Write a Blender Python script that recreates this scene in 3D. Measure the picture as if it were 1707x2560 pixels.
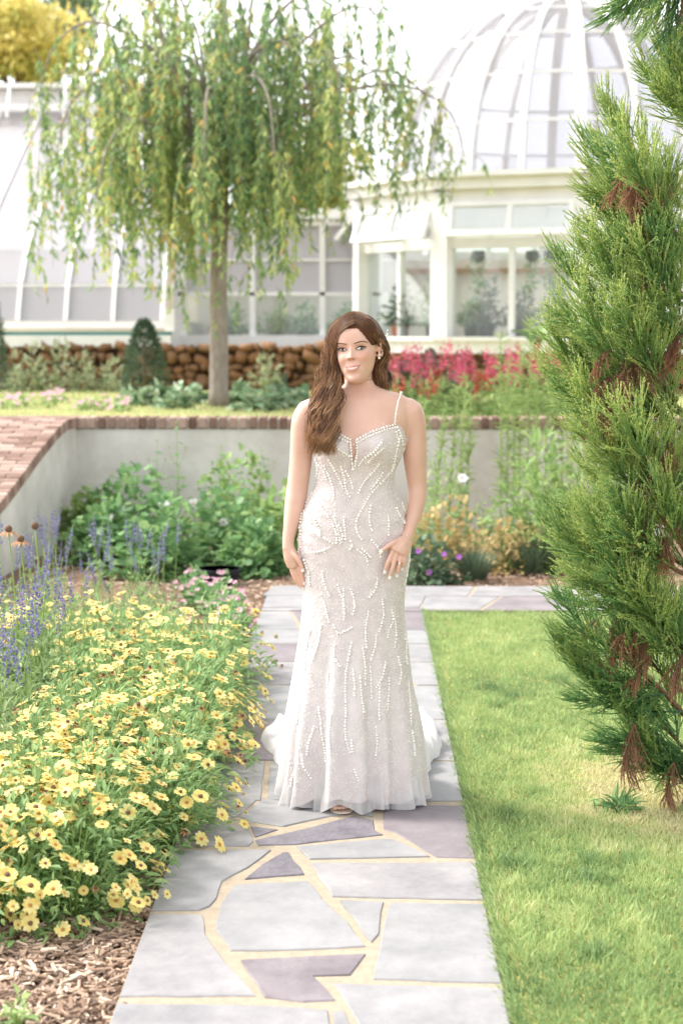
import bpy, bmesh, math, random
import numpy as np
from mathutils import Matrix, Vector, Euler, noise as mnoise

for o in list(bpy.data.objects): bpy.data.objects.remove(o)
scene = bpy.context.scene
col = scene.collection
R = math.radians
rng = np.random.default_rng(7)
random.seed(7)

# ------------------------------------------------------------ camera
F_PX, W_PX, H_PX = 4200.0, 1707.0, 2560.0
CAM_H = 1.655
PITCH = math.atan(451.0 / F_PX)
YAW = math.atan(55.5 / F_PX)
cd = bpy.data.cameras.new('camera'); cam = bpy.data.objects.new('camera', cd); col.objects.link(cam)
cam.location = (0, 0, CAM_H); cam.rotation_euler = (math.pi/2 - PITCH, 0, YAW)
cd.sensor_fit = 'VERTICAL'; cd.sensor_height = 36.0; cd.sensor_width = 24.0
cd.lens = F_PX / H_PX * 36.0
cd.clip_start = 0.05; cd.clip_end = 2000
cd.dof.use_dof = True; cd.dof.focus_distance = 5.78; cd.dof.aperture_fstop = 3.0
scene.camera = cam
CROT = Euler((math.pi/2 - PITCH, 0, YAW)).to_matrix()

# ------------------------------------------------------------ light
SUN_EL, SUN_AZ = R(50), R(-68)          # azimuth measured from +Y towards +X
sdir = Vector((math.sin(SUN_AZ)*math.cos(SUN_EL), math.cos(SUN_AZ)*math.cos(SUN_EL), math.sin(SUN_EL)))
world = bpy.data.worlds.new('World'); scene.world = world; world.use_nodes = True
wn = world.node_tree; wn.nodes.clear()
sky = wn.nodes.new('ShaderNodeTexSky'); sky.sky_type = 'NISHITA'; sky.sun_disc = False
sky.sun_elevation = SUN_EL; sky.sun_rotation = SUN_AZ; sky.air_density = 1.0; sky.dust_density = 2.0; sky.ozone_density = 1.0
hs = wn.nodes.new('ShaderNodeHueSaturation'); hs.inputs['Saturation'].default_value = 0.16
bg = wn.nodes.new('ShaderNodeBackground'); bg.inputs['Strength'].default_value = 0.15
wo = wn.nodes.new('ShaderNodeOutputWorld')
wn.links.new(sky.outputs[0], hs.inputs['Color']); wn.links.new(hs.outputs[0], bg.inputs['Color']); wn.links.new(bg.outputs[0], wo.inputs['Surface'])
sl = bpy.data.lights.new('sun', 'SUN'); sl.energy = 1.4; sl.angle = R(11); sl.color = (1.0, 0.955, 0.91)
so = bpy.data.objects.new('sun', sl); col.objects.link(so); so.location = (-6, 4, 12)
so.rotation_euler = sdir.to_track_quat('Z', 'Y').to_euler()
vs = scene.view_settings
vs.view_transform = 'Standard'; vs.look = 'None'; vs.gamma = 1.0; vs.exposure = 1.74; vs.use_curve_mapping = False
scene.render.engine = 'CYCLES'
scene.cycles.max_bounces = 8; scene.cycles.transparent_max_bounces = 16

# ------------------------------------------------------------ placing helpers
def ray(px, py):
    d = Vector(((px - W_PX/2)/F_PX, -(py - H_PX/2)/F_PX, -1.0))
    return CROT @ d
def P(px, py, Y):
    d = ray(px, py); return Vector((0, 0, CAM_H)) + d*(Y/d.y)
def G(px, py, z=0.0):
    d = ray(px, py); return Vector((0, 0, CAM_H)) + d*((z-CAM_H)/d.z)

# ------------------------------------------------------------ mesh builder
class MB:
    def __init__(s): s.v=[]; s.f=[]; s.m=[]; s.c=[]; s.n=0
    def add(s, v, faces, mat=0, tint=0.5, tint2=0.5):
        v = np.asarray(v, dtype=np.float64).reshape(-1,3); k=len(v)
        s.v.append(v)
        t = np.zeros((k,4)); t[:,0]=tint; t[:,1]=tint2; t[:,3]=1; s.c.append(t)
        if isinstance(faces, np.ndarray): faces=[faces]
        elif len(faces) and not isinstance(faces[0], np.ndarray):
            d={}
            for f in faces: d.setdefault(len(f),[]).append(f)
            faces=[np.array(x,dtype=np.int64) for x in d.values()]
        for fa in faces: s.f.append((fa+s.n, mat))
        s.n+=k
    def box(s, c, size, rot=None, mat=0, tint=0.5, taper=1.0):
        x,y,z=[q/2 for q in size]
        v=np.array([[-x,-y,-z],[x,-y,-z],[x,y,-z],[-x,y,-z],[-x*taper,-y*taper,z],[x*taper,-y*taper,z],[x*taper,y*taper,z],[-x*taper,y*taper,z]])
        if rot is not None: v = v @ np.array(rot).T
        s.add(v+np.array(c), np.array([[0,3,2,1],[4,5,6,7],[0,1,5,4],[1,2,6,5],[2,3,7,6],[3,0,4,7]]), mat, tint)
    def beam(s, a, b, w, h, up=(0,0,1), mat=0, tint=0.5):
        a=Vector(a); b=Vector(b); d=(b-a); L=d.length; d=d/L
        u=Vector(up); x=d.cross(u); 
        if x.length<1e-5: x=d.cross(Vector((1,0,0)))
        x.normalize(); z=x.cross(d)
        M=Matrix((x,d,z)).transposed()
        s.box((a+b)/2,(w,L,h),M,mat,tint)
    def tube(s, pts, rad, n=8, mat=0, tint=0.5, cap=True, flat=None, tint2=0.5, updir=None):
        pts=np.asarray(pts,dtype=float); k=len(pts); rad=np.broadcast_to(np.asarray(rad,dtype=float),(k,))
        t=np.gradient(pts,axis=0); t/=np.linalg.norm(t,axis=1)[:,None]+1e-9
        ref=np.array([0,0,1.0]) if updir is None else np.asarray(updir,float)
        if updir is None and abs(t[:,2]).mean()>0.8: ref=np.array([0,1.0,0])
        x=np.cross(t,ref); x/=np.linalg.norm(x,axis=1)[:,None]+1e-9
        y=np.cross(x,t)
        a=np.arange(n)*2*np.pi/n
        fl=1.0 if flat is None else flat
        v=pts[:,None,:]+rad[:,None,None]*(np.cos(a)[None,:,None]*x[:,None,:]+fl*np.sin(a)[None,:,None]*y[:,None,:])
        i=np.arange(k-1)[:,None]*n; j=np.arange(n)[None,:]; j2=(j+1)%n
        q=np.stack([i+j,i+j2,i+n+j2,i+n+j],-1).reshape(-1,4)
        fs=[q]
        if cap: fs+= [np.arange(n)[::-1][None,:], (np.arange(n)+(k-1)*n)[None,:]]
        s.add(v.reshape(-1,3), fs, mat, tint, tint2)
    def grid(s, v, closeu=False, mat=0, tint=0.5, tint2=0.5):
        v=np.asarray(v,float); a,b=v.shape[:2]
        i=np.arange(a-1)[:,None]; jn=b if closeu else b-1
        j=np.arange(jn)[None,:]; j2=(j+1)%b
        q=np.stack([i*b+j,i*b+j2,(i+1)*b+j2,(i+1)*b+j],-1).reshape(-1,4)
        s.add(v.reshape(-1,3), q, mat, np.asarray(tint).reshape(-1) if np.ndim(tint) else tint, tint2)
    def mesh(s, name, mats, smooth=True):
        me=bpy.data.meshes.new(name)
        V=np.concatenate(s.v); C=np.concatenate(s.c)
        me.vertices.add(len(V)); me.vertices.foreach_set('co',V.astype(np.float32).ravel())
        L=np.concatenate([f.ravel() for f,_ in s.f]); 
        tot=np.concatenate([np.full(len(f),f.shape[1]) for f,_ in s.f]); st=np.concatenate([[0],np.cumsum(tot)[:-1]])
        mi=np.concatenate([np.full(len(f),m) for f,m in s.f])
        me.loops.add(len(L)); me.loops.foreach_set('vertex_index',L.astype(np.int32))
        me.polygons.add(len(tot)); me.polygons.foreach_set('loop_start',st.astype(np.int32))
        me.polygons.foreach_set('material_index',mi.astype(np.int32))
        me.polygons.foreach_set('use_smooth',np.full(len(tot),smooth))
        at=me.attributes.new('tint','FLOAT_COLOR','POINT'); at.data.foreach_set('color',C.astype(np.float32).ravel())
        me.update(calc_edges=True); me.validate()
        for m in (mats if isinstance(mats,(list,tuple)) else [mats]): me.materials.append(m)
        return me
    def build(s, name, mats, parent=None, smooth=True, kind=None):
        return link(name, s.mesh(name,mats,smooth), parent, kind)

def link(name, me, parent=None, kind=None):
    o=bpy.data.objects.new(name,me); col.objects.link(o)
    if parent is not None: o.parent=parent
    if kind: o['kind']=kind
    return o
def tag(o,label,cat,group=None):
    o['label']=label; o['category']=cat
    if group: o['group']=group
    return o
def thing(name,label,cat,loc=(0,0,0),group=None,rz=0.0):
    o=bpy.data.objects.new(name,None); col.objects.link(o); o.empty_display_size=0.1
    o.location=loc; o.rotation_euler=(0,0,rz); return tag(o,label,cat,group)
def structure(o): o['kind']='structure'; return o
def sheet(name,x0,x1,y0,y1,z,m,nx=1,ny=1):
    mb=MB(); xs=np.linspace(x0,x1,nx+1); ys=np.linspace(y0,y1,ny+1)
    X,Y=np.meshgrid(xs,ys); mb.grid(np.stack([X,Y,np.full_like(X,z)],-1)); return structure(mb.build(name,m))

# ------------------------------------------------------------ materials
def srgb(r,g,b):
    f=lambda c:(c/255/12.92 if c/255<=0.04045 else ((c/255+0.055)/1.055)**2.4)
    return (f(r),f(g),f(b),1)
def nodes(name):
    m=bpy.data.materials.new(name); m.use_nodes=True; nt=m.node_tree; nt.nodes.clear()
    out=nt.nodes.new('ShaderNodeOutputMaterial'); return m,nt,out
def pm(name,c1,c2=None,scale=20,rough=0.7,bump=0.0,bscale=None,objrand=0.0,spec=0.3,metal=0.0,stretch=None,c3=None,detail=5,sss=0.0,sheen=0.0):
    m,nt,out=nodes(name); N=nt.nodes; L=nt.links
    b=N.new('ShaderNodeBsdfPrincipled'); L.new(b.outputs[0],out.inputs[0])
    b.inputs['Roughness'].default_value=rough; b.inputs['Specular IOR Level'].default_value=spec; b.inputs['Metallic'].default_value=metal
    if sss: b.inputs['Subsurface Weight'].default_value=sss; b.inputs['Subsurface Radius'].default_value=(0.02,0.008,0.005); b.inputs['Subsurface Scale'].default_value=0.5
    if sheen: b.inputs['Sheen Weight'].default_value=sheen
    tc=N.new('ShaderNodeTexCoord'); vec=tc.outputs['Object']
    oi=N.new('ShaderNodeObjectInfo')
    if objrand:
        add=N.new('ShaderNodeVectorMath'); add.operation='ADD'; sc=N.new('ShaderNodeVectorMath'); sc.operation='SCALE'; sc.inputs[0].default_value=(17,31,13)
        L.new(oi.outputs['Random'],sc.inputs['Scale']); L.new(vec,add.inputs[0]); L.new(sc.outputs[0],add.inputs[1]); vec=add.outputs[0]
    if stretch:
        mp=N.new('ShaderNodeMapping'); mp.inputs['Scale'].default_value=stretch; L.new(vec,mp.inputs[0]); vec=mp.outputs[0]
    if c2 is None: b.inputs['Base Color'].default_value=c1
    else:
        n=N.new('ShaderNodeTexNoise'); n.inputs['Scale'].default_value=scale; n.inputs['Detail'].default_value=detail; n.inputs['Roughness'].default_value=0.65; L.new(vec,n.inputs[0])
        r=N.new('ShaderNodeValToRGB'); e=r.color_ramp.elements; e[0].position=0.3; e[0].color=c1; e[1].position=0.7; e[1].color=c2
        L.new(n.outputs[0],r.inputs[0]); cur=r.outputs[0]
        if objrand:
            mx=N.new('ShaderNodeMix'); mx.data_type='RGBA'; mx.inputs['B'].default_value=c3 or c2
            mm=N.new('ShaderNodeMath'); mm.operation='MULTIPLY'; mm.inputs[1].default_value=objrand; L.new(oi.outputs['Random'],mm.inputs[0])
            L.new(mm.outputs[0],mx.inputs['Factor']); L.new(cur,mx.inputs['A']); cur=mx.outputs['Result']
        L.new(cur,b.inputs['Base Color'])
    if bump:
        n2=N.new('ShaderNodeTexNoise'); n2.inputs['Scale'].default_value=bscale or scale*3; n2.inputs['Detail'].default_value=6; L.new(vec,n2.inputs[0])
        bp=N.new('ShaderNodeBump'); bp.inputs['Strength'].default_value=bump; bp.inputs['Distance'].default_value=0.01; L.new(n2.outputs[0],bp.inputs['Height']); L.new(bp.outputs[0],b.inputs['Normal'])
    return m
def leafm(name,stops,trans=0.35,rough=0.5,spec=0.3,pale=True):
    """stops: list of (pos, colour) over the per-leaf tint value"""
    m,nt,out=nodes(name); N=nt.nodes; L=nt.links
    a=N.new('ShaderNodeAttribute'); a.attribute_name='tint'
    s=N.new('ShaderNodeSeparateColor'); L.new(a.outputs['Color'],s.inputs[0])
    stops=[(p,tuple(c[i]*0.90+(0.50,0.52,0.46)[i]*0.10 for i in range(3))+(1,)) for p,c in stops] if pale else stops
    r=N.new('ShaderNodeValToRGB'); e=r.color_ramp.elements
    e[0].position=stops[0][0]; e[0].color=stops[0][1]; e[1].position=stops[-1][0]; e[1].color=stops[-1][1]
    for p,c in stops[1:-1]:
        q=e.new(p); q.color=c
    L.new(s.outputs[0],r.inputs[0])
    b=N.new('ShaderNodeBsdfPrincipled'); b.inputs['Roughness'].default_value=rough; b.inputs['Specular IOR Level'].default_value=spec
    L.new(r.outputs[0],b.inputs['Base Color'])
    t=N.new('ShaderNodeBsdfTranslucent'); g=N.new('ShaderNodeGamma'); g.inputs[1].default_value=0.8; L.new(r.outputs[0],g.inputs[0]); L.new(g.outputs[0],t.inputs[0])
    x=N.new('ShaderNodeMixShader'); x.inputs[0].default_value=trans
    L.new(b.outputs[0],x.inputs[1]); L.new(t.outputs[0],x.inputs[2]); L.new(x.outputs[0],out.inputs[0])
    return m
def glassm(name,clear,tintc,gloss=0.15,diff=None,rough=0.05):
    """thin pane: part see-through, part mirror, part milky (whitewash)"""
    m,nt,out=nodes(name); N=nt.nodes; L=nt.links
    t=N.new('ShaderNodeBsdfTransparent'); t.inputs[0].default_value=tintc
    g=N.new('ShaderNodeBsdfGlossy'); g.inputs[0].default_value=(0.9,0.9,0.9,1); g.inputs['Roughness'].default_value=rough
    d=N.new('ShaderNodeBsdfPrincipled'); d.inputs['Base Color'].default_value=diff or (0.8,0.8,0.8,1); d.inputs['Roughness'].default_value=0.4
    tl=N.new('ShaderNodeBsdfTranslucent'); tl.inputs[0].default_value=diff or (0.8,0.8,0.8,1)
    md=N.new('ShaderNodeMixShader'); md.inputs[0].default_value=0.5; L.new(d.outputs[0],md.inputs[1]); L.new(tl.outputs[0],md.inputs[2])
    a=N.new('ShaderNodeMixShader'); a.inputs[0].default_value=gloss; L.new(t.outputs[0],a.inputs[1]); L.new(g.outputs[0],a.inputs[2])
    x=N.new('ShaderNodeMixShader'); x.inputs[0].default_value=1-clear; L.new(a.outputs[0],x.inputs[1]); L.new(md.outputs[0],x.inputs[2]); L.new(x.outputs[0],out.inputs[0])
    return m

# ------------------------------------------------------------ leaf scattering
def unit(a): return a/(np.linalg.norm(a,axis=-1,keepdims=True)+1e-9)
LEAF_LANCE=(np.array([[0,0,0],[.3,.5,.10],[.3,-.5,.10],[.35,0,0.02],[.68,.36,.06],[.68,-.36,.06],[.7,0,-.02],[1,0,-.12]]),
  [np.array([[0,2,3],[0,3,1],[4,6,7],[6,5,7]]),np.array([[3,6,4,1],[2,5,6,3]])])
LEAF_SIMPLE=(np.array([[0,0,0],[.45,.5,.06],[.45,-.5,.06],[1,0,-.05]]),[np.array([[0,2,1],[1,2,3]])])
LEAF_LOBED=(np.array([[0,0,0],[.15,.45,.05],[.45,.62,.1],[.55,.35,.05],[.8,.42,.05],[1,0,-.08],[.8,-.42,.05],[.55,-.35,.05],[.45,-.62,.1],[.15,-.45,.05],[.5,0,-.02]]),
  [np.array([[10,0,9],[10,9,8],[10,8,7],[10,7,6],[10,6,5],[10,5,4],[10,4,3],[10,3,2],[10,2,1],[10,1,0]])])
LEAF_BLADE=(np.array([[0,.5,0],[0,-.5,0],[.5,.4,0],[.5,-.4,0],[1,0,-.15]]),[np.array([[1,0,2,3]]),np.array([[3,2,4]])])
def scatter(mb,pos,d,nrm,ln,wd,tmpl=LEAF_LANCE,tint=0.5,mat=0,tint2=0.5):
    pos=np.asarray(pos,float); n=len(pos); d=unit(np.asarray(d,float)); nrm=np.asarray(nrm,float)
    ac=unit(np.cross(nrm,d)); up=np.cross(d,ac)
    ln=np.broadcast_to(ln,(n,)); wd=np.broadcast_to(wd,(n,))
    T,F=tmpl; k=len(T)
    v=pos[:,None,:]+T[None,:,0,None]*ln[:,None,None]*d[:,None,:]+T[None,:,1,None]*wd[:,None,None]*ac[:,None,:]+T[None,:,2,None]*ln[:,None,None]*up[:,None,:]
    off=(np.arange(n)*k)[:,None,None]
    fs=[(f[None]+off).reshape(-1,f.shape[1]) for f in F]
    mb.add(v.reshape(-1,3),fs,mat,np.repeat(np.broadcast_to(tint,(n,)),k),np.repeat(np.broadcast_to(tint2,(n,)),k))
def rdirs(n,zmin=-1.0,zmax=1.0,g=None):
    g=g or rng
    z=g.uniform(zmin,zmax,n); a=g.uniform(0,2*np.pi,n); r=np.sqrt(1-z*z)
    return np.stack([r*np.cos(a),r*np.sin(a),z],-1)
# ============================================================ SETTING
m_soil=pm('bed soil',srgb(92,70,55),srgb(150,122,98),14,0.95,0.6,60)
m_lawnbase=pm('lawn soil',srgb(112,118,56),srgb(164,156,98),9,0.95,0.5,80)
m_terr=pm('terrace turf',srgb(120,128,66),srgb(170,160,104),3,0.95,0.5,30)
m_mortar=pm('mortar',srgb(148,135,117),srgb(170,155,134),30,0.9,0.3,120)
m_blue=pm('bluestone grey',srgb(120,117,118),srgb(156,152,151),4.5,0.65,0.45,22,objrand=0.45,c3=srgb(136,139,138),spec=0.35)
m_purp=pm('bluestone purple',srgb(106,98,101),srgb(140,131,133),5,0.65,0.5,26,objrand=0.35,c3=srgb(122,114,116),spec=0.35)
m_dark=pm('bluestone rough',srgb(92,87,92),srgb(124,119,124),9,0.7,0.6,60,spec=0.35)
m_stucco=pm('white stucco',srgb(186,180,171),srgb(228,224,218),1.6,0.9,0.25,60)
m_brick=pm('brick',srgb(84,60,50),srgb(138,108,94),7,0.9,0.5,60,objrand=0.9,c3=srgb(186,160,146))
m_bmort=pm('brick mortar',srgb(196,182,164),srgb(214,204,190),20,0.95,0.3,80)
m_stone=pm('field stone',srgb(98,72,52),srgb(164,128,96),6,0.95,0.9,18,objrand=0.75,c3=srgb(150,108,74))
m_white=pm('white paint',srgb(226,224,222),srgb(240,238,236),3,0.45,0.04,60)
m_wallcream=pm('cream interior wall',srgb(234,224,210),srgb(244,236,226),1.5,0.9)
m_wood=pm('shelf wood',srgb(150,104,66),srgb(182,132,88),6,0.7,stretch=(1,12,12))
g_milky=glassm('whitewashed glass',0.15,(0.95,0.96,0.96,1),0.22,srgb(208,204,208),0.15)
g_dome=glassm('dome glass',0.60,(0.90,0.90,0.93,1),0.12,srgb(170,166,174),0.12)
g_clear=glassm('window glass',0.93,(0.95,0.98,0.97,1),0.10,srgb(220,224,220),0.05)
m_black=pm('black plastic',srgb(28,30,33),srgb(40,42,46),10,0.5)

PXL,PXR=-0.614*CAM_H/1.67,0.357*CAM_H/1.67
YN=G(1250,1526).y; YF=G(1250,1466).y             # near and far edge of the cross path
ground=sheet('ground',-400,400,-40,900,-0.034,m_soil)
lawn=sheet('lawn',PXR+0.012,6.0,1.5,YN-0.012,-0.014,m_lawnbase,12,20)

# ---------------- flagstone path
path=MB()
xs=[(PXL,1.0),(PXR,1.0)]
path.add([(PXL,1.0,-0.03),(PXR,1.0,-0.03),(PXR,YN,-0.03),(6.5,YN,-0.03),(6.5,YF,-0.03),(PXL,YF,-0.03),
          (PXL,1.0,0.0),(PXR,1.0,0.0),(PXR,YN,0.0),(6.5,YN,0.0),(6.5,YF,0.0),(PXL,YF,0.0)],
         [(6,7,8,11),(8,9,10,11),(0,1,7,6),(1,2,8,7),(2,3,9,8),(3,4,10,9),(4,5,11,10),(5,0,6,11)])
path=structure(path.build('path',m_mortar,smooth=False))
def flag(poly,m,seed):
    r=random.Random(seed); poly=[Vector(p) for p in poly]
    # orientation
    ar=sum(poly[i].x*poly[(i+1)%len(poly)].y-poly[(i+1)%len(poly)].x*poly[i].y for i in range(len(poly)))
    if ar<0: poly.reverse()
    pts=[]
    for i,a in enumerate(poly):
        b=poly[(i+1)%len(poly)]; L=(b-a).length; k=max(1,min(6,int(L/0.07)))
        edge_on=(abs(a.x-b.x)<0.004 and (abs(a.x-PXL)<0.02 or abs(a.x-PXR)<0.02))
        for j in range(k):
            p=a.lerp(b,j/k)
            if j and not edge_on: p=p+Vector((r.uniform(-1,1),r.uniform(-1,1)))*0.004
            pts.append(p)
    n=len(pts); c=sum(pts,Vector((0,0)))/n
    zt=0.0040+r.uniform(-0.0008,0.0010)
    v=[(p.x,p.y,-0.01) for p in pts]+[(p.x,p.y,zt-0.003) for p in pts]
    ins=[p+(c-p).normalized()*0.004 for p in pts]
    v+=[(p.x,p.y,zt) for p in ins]
    f=[tuple(range(2*n,3*n))]
    for i in range(n):
        j=(i+1)%n; f+=[(i,j,n+j,n+i),(n+i,n+j,2*n+j,2*n+i)]
    me=bpy.data.meshes.new('flagstone'); me.from_pydata(v,[],f); me.materials.append(m); me.update()
    return link('flagstone',me,path)
def c6(x,y):
    g=G(300+x/1.568,1980+y/1.568); return (g.x,g.y)
def clampx(p): 
    x,y=p
    if x<PXL+0.03: x=PXL+0.001
    if x>PXR-0.03: x=PXR-0.001
    return (x,y)
near=[([(-60,832),(540,840),(815,858),(826,1150),(-260,1150)],m_blue),
 ([(835,862),(875,862),(925,960),(960,1150),(840,1150)],m_blue),
 ([(115,482),(322,484),(334,560),(412,668),(532,803),(0,806)],m_blue),
 ([(208,230),(592,230),(500,300),(402,352),(378,420),(350,452),(312,466),(120,468)],m_blue),
 ([(452,367),(738,352),(795,425),(895,515),(962,608),(700,622),(435,625),(374,545),(398,440),(440,378)],m_blue),
 ([(640,240),(662,240),(724,326),(490,345),(560,285)],m_dark),
 ([(472,662),(963,638),(903,720),(757,725),(843,820),(720,826),(567,808)],m_purp),
 ([(835,752),(1505,773),(1600,1150),(985,1150),(945,930),(900,850)],m_blue),
 ([(1058,437),(1440,442),(1505,752),(992,737),(1012,640)],m_blue),
 ([(862,427),(1032,434),(1014,560),(985,592)],m_blue),
 ([(747,282),(1410,280),(1435,426),(832,413)],m_blue),
 ([(694,217),(1040,187),(1082,192),(1215,256),(742,266)],m_blue),
 ([(1036,52),(1345,56),(1400,262),(1242,258),(1082,163),(1032,148)],m_purp),
 ([(530,192),(700,152),(915,97),(993,112),(998,152),(1032,170),(690,208),(542,212)],m_dark),
 ([(512,137),(620,150),(530,180)],m_dark),
 ([(230,215),(505,215),(525,196),(500,140),(420,128),(290,120)],m_blue),
 ([(510,118),(640,138),(820,98),(905,84),(990,100),(996,52),(760,52),(560,30),(470,100)],m_blue),
 ([(370,12),(545,22),(465,98),(405,112),(300,108)],m_blue),]
k=0
for poly,m in near:
    flag([clampx(c6(*p)) for p in poly],m,k); k+=1
ytop=c6(0,40)[1]+0.012
rows=[ytop]
rr=random.Random(5)
while rows[-1]<YN+0.05: rows.append(rows[-1]+rr.choice([0.5,0.62,0.7,0.42,0.56]))
rows[-1]=YN+0.06
gp=0.011
for a,b in zip(rows[:-1],rows[1:]):
    cuts=[PXL]
    n=rr.choice([1,2,2])
    cs=sorted(rr.uniform(PXL+0.18,PXR-0.18) for _ in range(n))
    cs=[c for i,c in enumerate(cs) if i==0 or c-cs[i-1]>0.15]
    xx=[PXL-gp]+cs+[PXR+gp]; sk=[0]+[rr.uniform(-0.14,0.14) for _ in cs]+[0]; tl=rr.uniform(-0.015,0.015)
    for i in range(len(xx)-1):
        flag([(xx[i]-sk[i]+gp,a+gp),(xx[i+1]-sk[i+1]-gp,a+gp),(xx[i+1]+sk[i+1]-gp,b-gp+tl*0.2),(xx[i]+sk[i]+gp,b-gp)],rr.choice([m_blue,m_blue,m_blue,m_purp,m_blue]),k); k+=1
y0=rows[-1]; ym=y0+(YF-y0)*0.52
for (a,b,off) in ((YN+0.0,ym,0.0),(ym,YF,0.3)):
    x=PXL-gp if a>YN+0.1 else PXR+0.02
    aa=a
    if a<=YN+0.1:
        flag([(PXL+0.001,y0+gp),(PXR-0.02,y0+gp),(PXR+0.04,b-gp),(PXL+0.001,b-gp)],m_blue,k); k+=1; x=PXR+0.0
    s0=0.03
    while x<5.6:
        w=rr.uniform(0.42,0.85); s1=rr.uniform(-0.14,0.14)
        flag([(x-s0+gp,aa+gp),(x+w-s1-gp,aa+gp),(x+w+s1-gp,b-gp),(x+s0+gp,b-gp)],rr.choice([m_blue,m_blue,m_blue,m_purp]),k); k+=1
        x+=w; s0=s1

# ---------------- brick (shared meshes)
def brick_mesh(lx,ly,lz,bev=0.006):
    bm=bmesh.new(); bmesh.ops.create_cube(bm,size=1.0)
    for v in bm.verts: v.co=Vector((v.co.x*lx,v.co.y*ly,v.co.z*lz))
    bmesh.ops.bevel(bm,geom=bm.edges[:],offset=bev,segments=1,affect='EDGES')
    me=bpy.data.meshes.new('brick'); bm.to_mesh(me); bm.free(); me.materials.append(m_brick); return me

# ---------------- retaining wall with brick coping
WZ=0.955; cr=P(196,1330,0+G(196,1330).y); WX=cr.x; WY=cr.y
TZ=WZ-0.06                                     # level of the terrace soil
wall=thing('retaining_wall','low white stucco retaining wall with brick coping behind the flower beds','wall',(WX,WY,0))
mb=MB(); mb.box((3.6,0.14,(WZ-0.10)/2-0.02),(7.2,0.26,WZ-0.10+0.04)); mb.build('wall_face',m_stucco,wall,smooth=False)
mb=MB(); mb.box((3.6,0.13,WZ-0.055),(7.2,0.235,0.08)); mb.build('coping_mortar',m_bmort,wall,smooth=False)
bme=brick_mesh(0.062,0.285,0.092)
x=0.045; i=0
while x<6.4:
    o=link('brick',bme,wall); o.location=(x,0.125+random.uniform(-.003,.003),WZ-0.047+random.uniform(-.0015,.0015)); o.rotation_euler=(0,random.uniform(-.012,.012),random.uniform(-.012,.012)); x+=0.083
# sloping wing wall that comes forward from the corner
CAPW=1.0
wing=thing('wing_wall','white wing wall with wide sloping brick cap descending toward the purple flowers','wall',(WX,WY,0))
def prof(s):      # s metres in front of the corner -> top height
    if s<0.35: return WZ
    if s<2.95:
        t=(s-0.35)/2.6; e=t*t*(3-2*t); return WZ+(0.40-WZ)*(0.55*t+0.45*e)
    return 0.40
ss=np.linspace(-0.25,5.5,70)
FL=0.055                                        # the wall flares out a little
v=[];
for s in ss: v+=[(-FL*max(s,0),-s,-0.05),(-FL*max(s,0),-s,prof(s)-0.075),(-CAPW,-s,prof(s)-0.075),(-CAPW,-s,-0.05)]
f=[]
for i in range(len(ss)-1):
    for j in range(3): f.append((i*4+j,(i+1)*4+j,(i+1)*4+j+1,i*4+j+1))
mb=MB(); mb.add(v,f); mb.build('wall_face',m_stucco,wing,smooth=False)
v=[]
for s in ss: v+=[(0.008-FL*max(s,0),-s,prof(s)-0.09),(0.008-FL*max(s,0),-s,prof(s)-0.012),(-CAPW-.01,-s,prof(s)-0.012),(-CAPW-.01,-s,prof(s)-0.09)]
mb=MB(); mb.add(v,f+[(0,1,2,3)]); mb.build('cap_mortar',m_bmort,wing,smooth=False)
b1=brick_mesh(0.205,0.066,0.085); b2=brick_mesh(0.1,0.066,0.085)
s=-0.2; row=0
while s<4.6:
    e=0.02; sl=(prof(s+e)-prof(s-e))/(2*e); a=-math.atan(sl)
    x=0.018-FL*max(s,0); q=0; 
    first = row%2
    while x>-CAPW:
        bm_,w=(b2,0.1) if (first and q==0) else (b1,0.205)
        o=link('brick',bm_,wing); o.location=(x-w/2,-s,prof(s)-0.043+random.uniform(-.002,.002)); o.rotation_euler=(a,random.uniform(-.01,.01),random.uniform(-.012,.012))
        x-=w+0.011; q+=1
    s+=0.077*math.cos(a); row+=1

# ---------------- terrace behind the wall
tb=MB(); tb.box((0,WY+0.262+150,TZ/2-0.05),(700,300,TZ+0.1)); terrace=structure(tb.build('terrace',m_terr,smooth=False))

# ---------------- stones
def stone_mesh(seed):
    g=np.linspace(-1,1,3); bm=bmesh.new(); bmesh.ops.create_cube(bm,size=2.0)
    bmesh.ops.subdivide_edges(bm,edges=bm.edges[:],cuts=1,use_grid_fill=True)
    r=random.Random(seed)
    for v in bm.verts:
        p=v.co; v.co=(p.normalized()*0.5+p*0.5*0.75)*(1+r.uniform(-0.22,0.2))
    for f_ in bm.faces: f_.smooth=True
    me=bpy.data.meshes.new('stone'); bm.to_mesh(me); bm.free(); me.materials.append(m_stone); return me
stones=[stone_mesh(i) for i in range(7)]
def stone_run(parent,x0,x1,z0,z1,y,rot=0.0,hgt=0.125,org=(0,0)):
    z=z0; r=random.Random(int(x0*100))
    while z<z1-0.03:
        hh=hgt*r.uniform(0.75,1.2); x=x0+r.uniform(0,.1)
        while x<x1:
            w=r.uniform(0.07,0.27)
            o=link('stone',r.choice(stones),parent); 
            lx=x+w/2; c,s_=math.cos(rot),math.sin(rot)
            o.location=(org[0]+lx*c-y*s_,org[1]+lx*s_+y*c,z+hh/2+r.uniform(-.03,.03)); o.scale=(w*0.56,0.11*r.uniform(.8,1.3),hh*0.60*r.uniform(.7,1.25)); o.rotation_euler=(r.uniform(-.3,.3),r.uniform(-.5,.5),rot+r.uniform(-.15,.15))
            x+=w
        z+=hh

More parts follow.
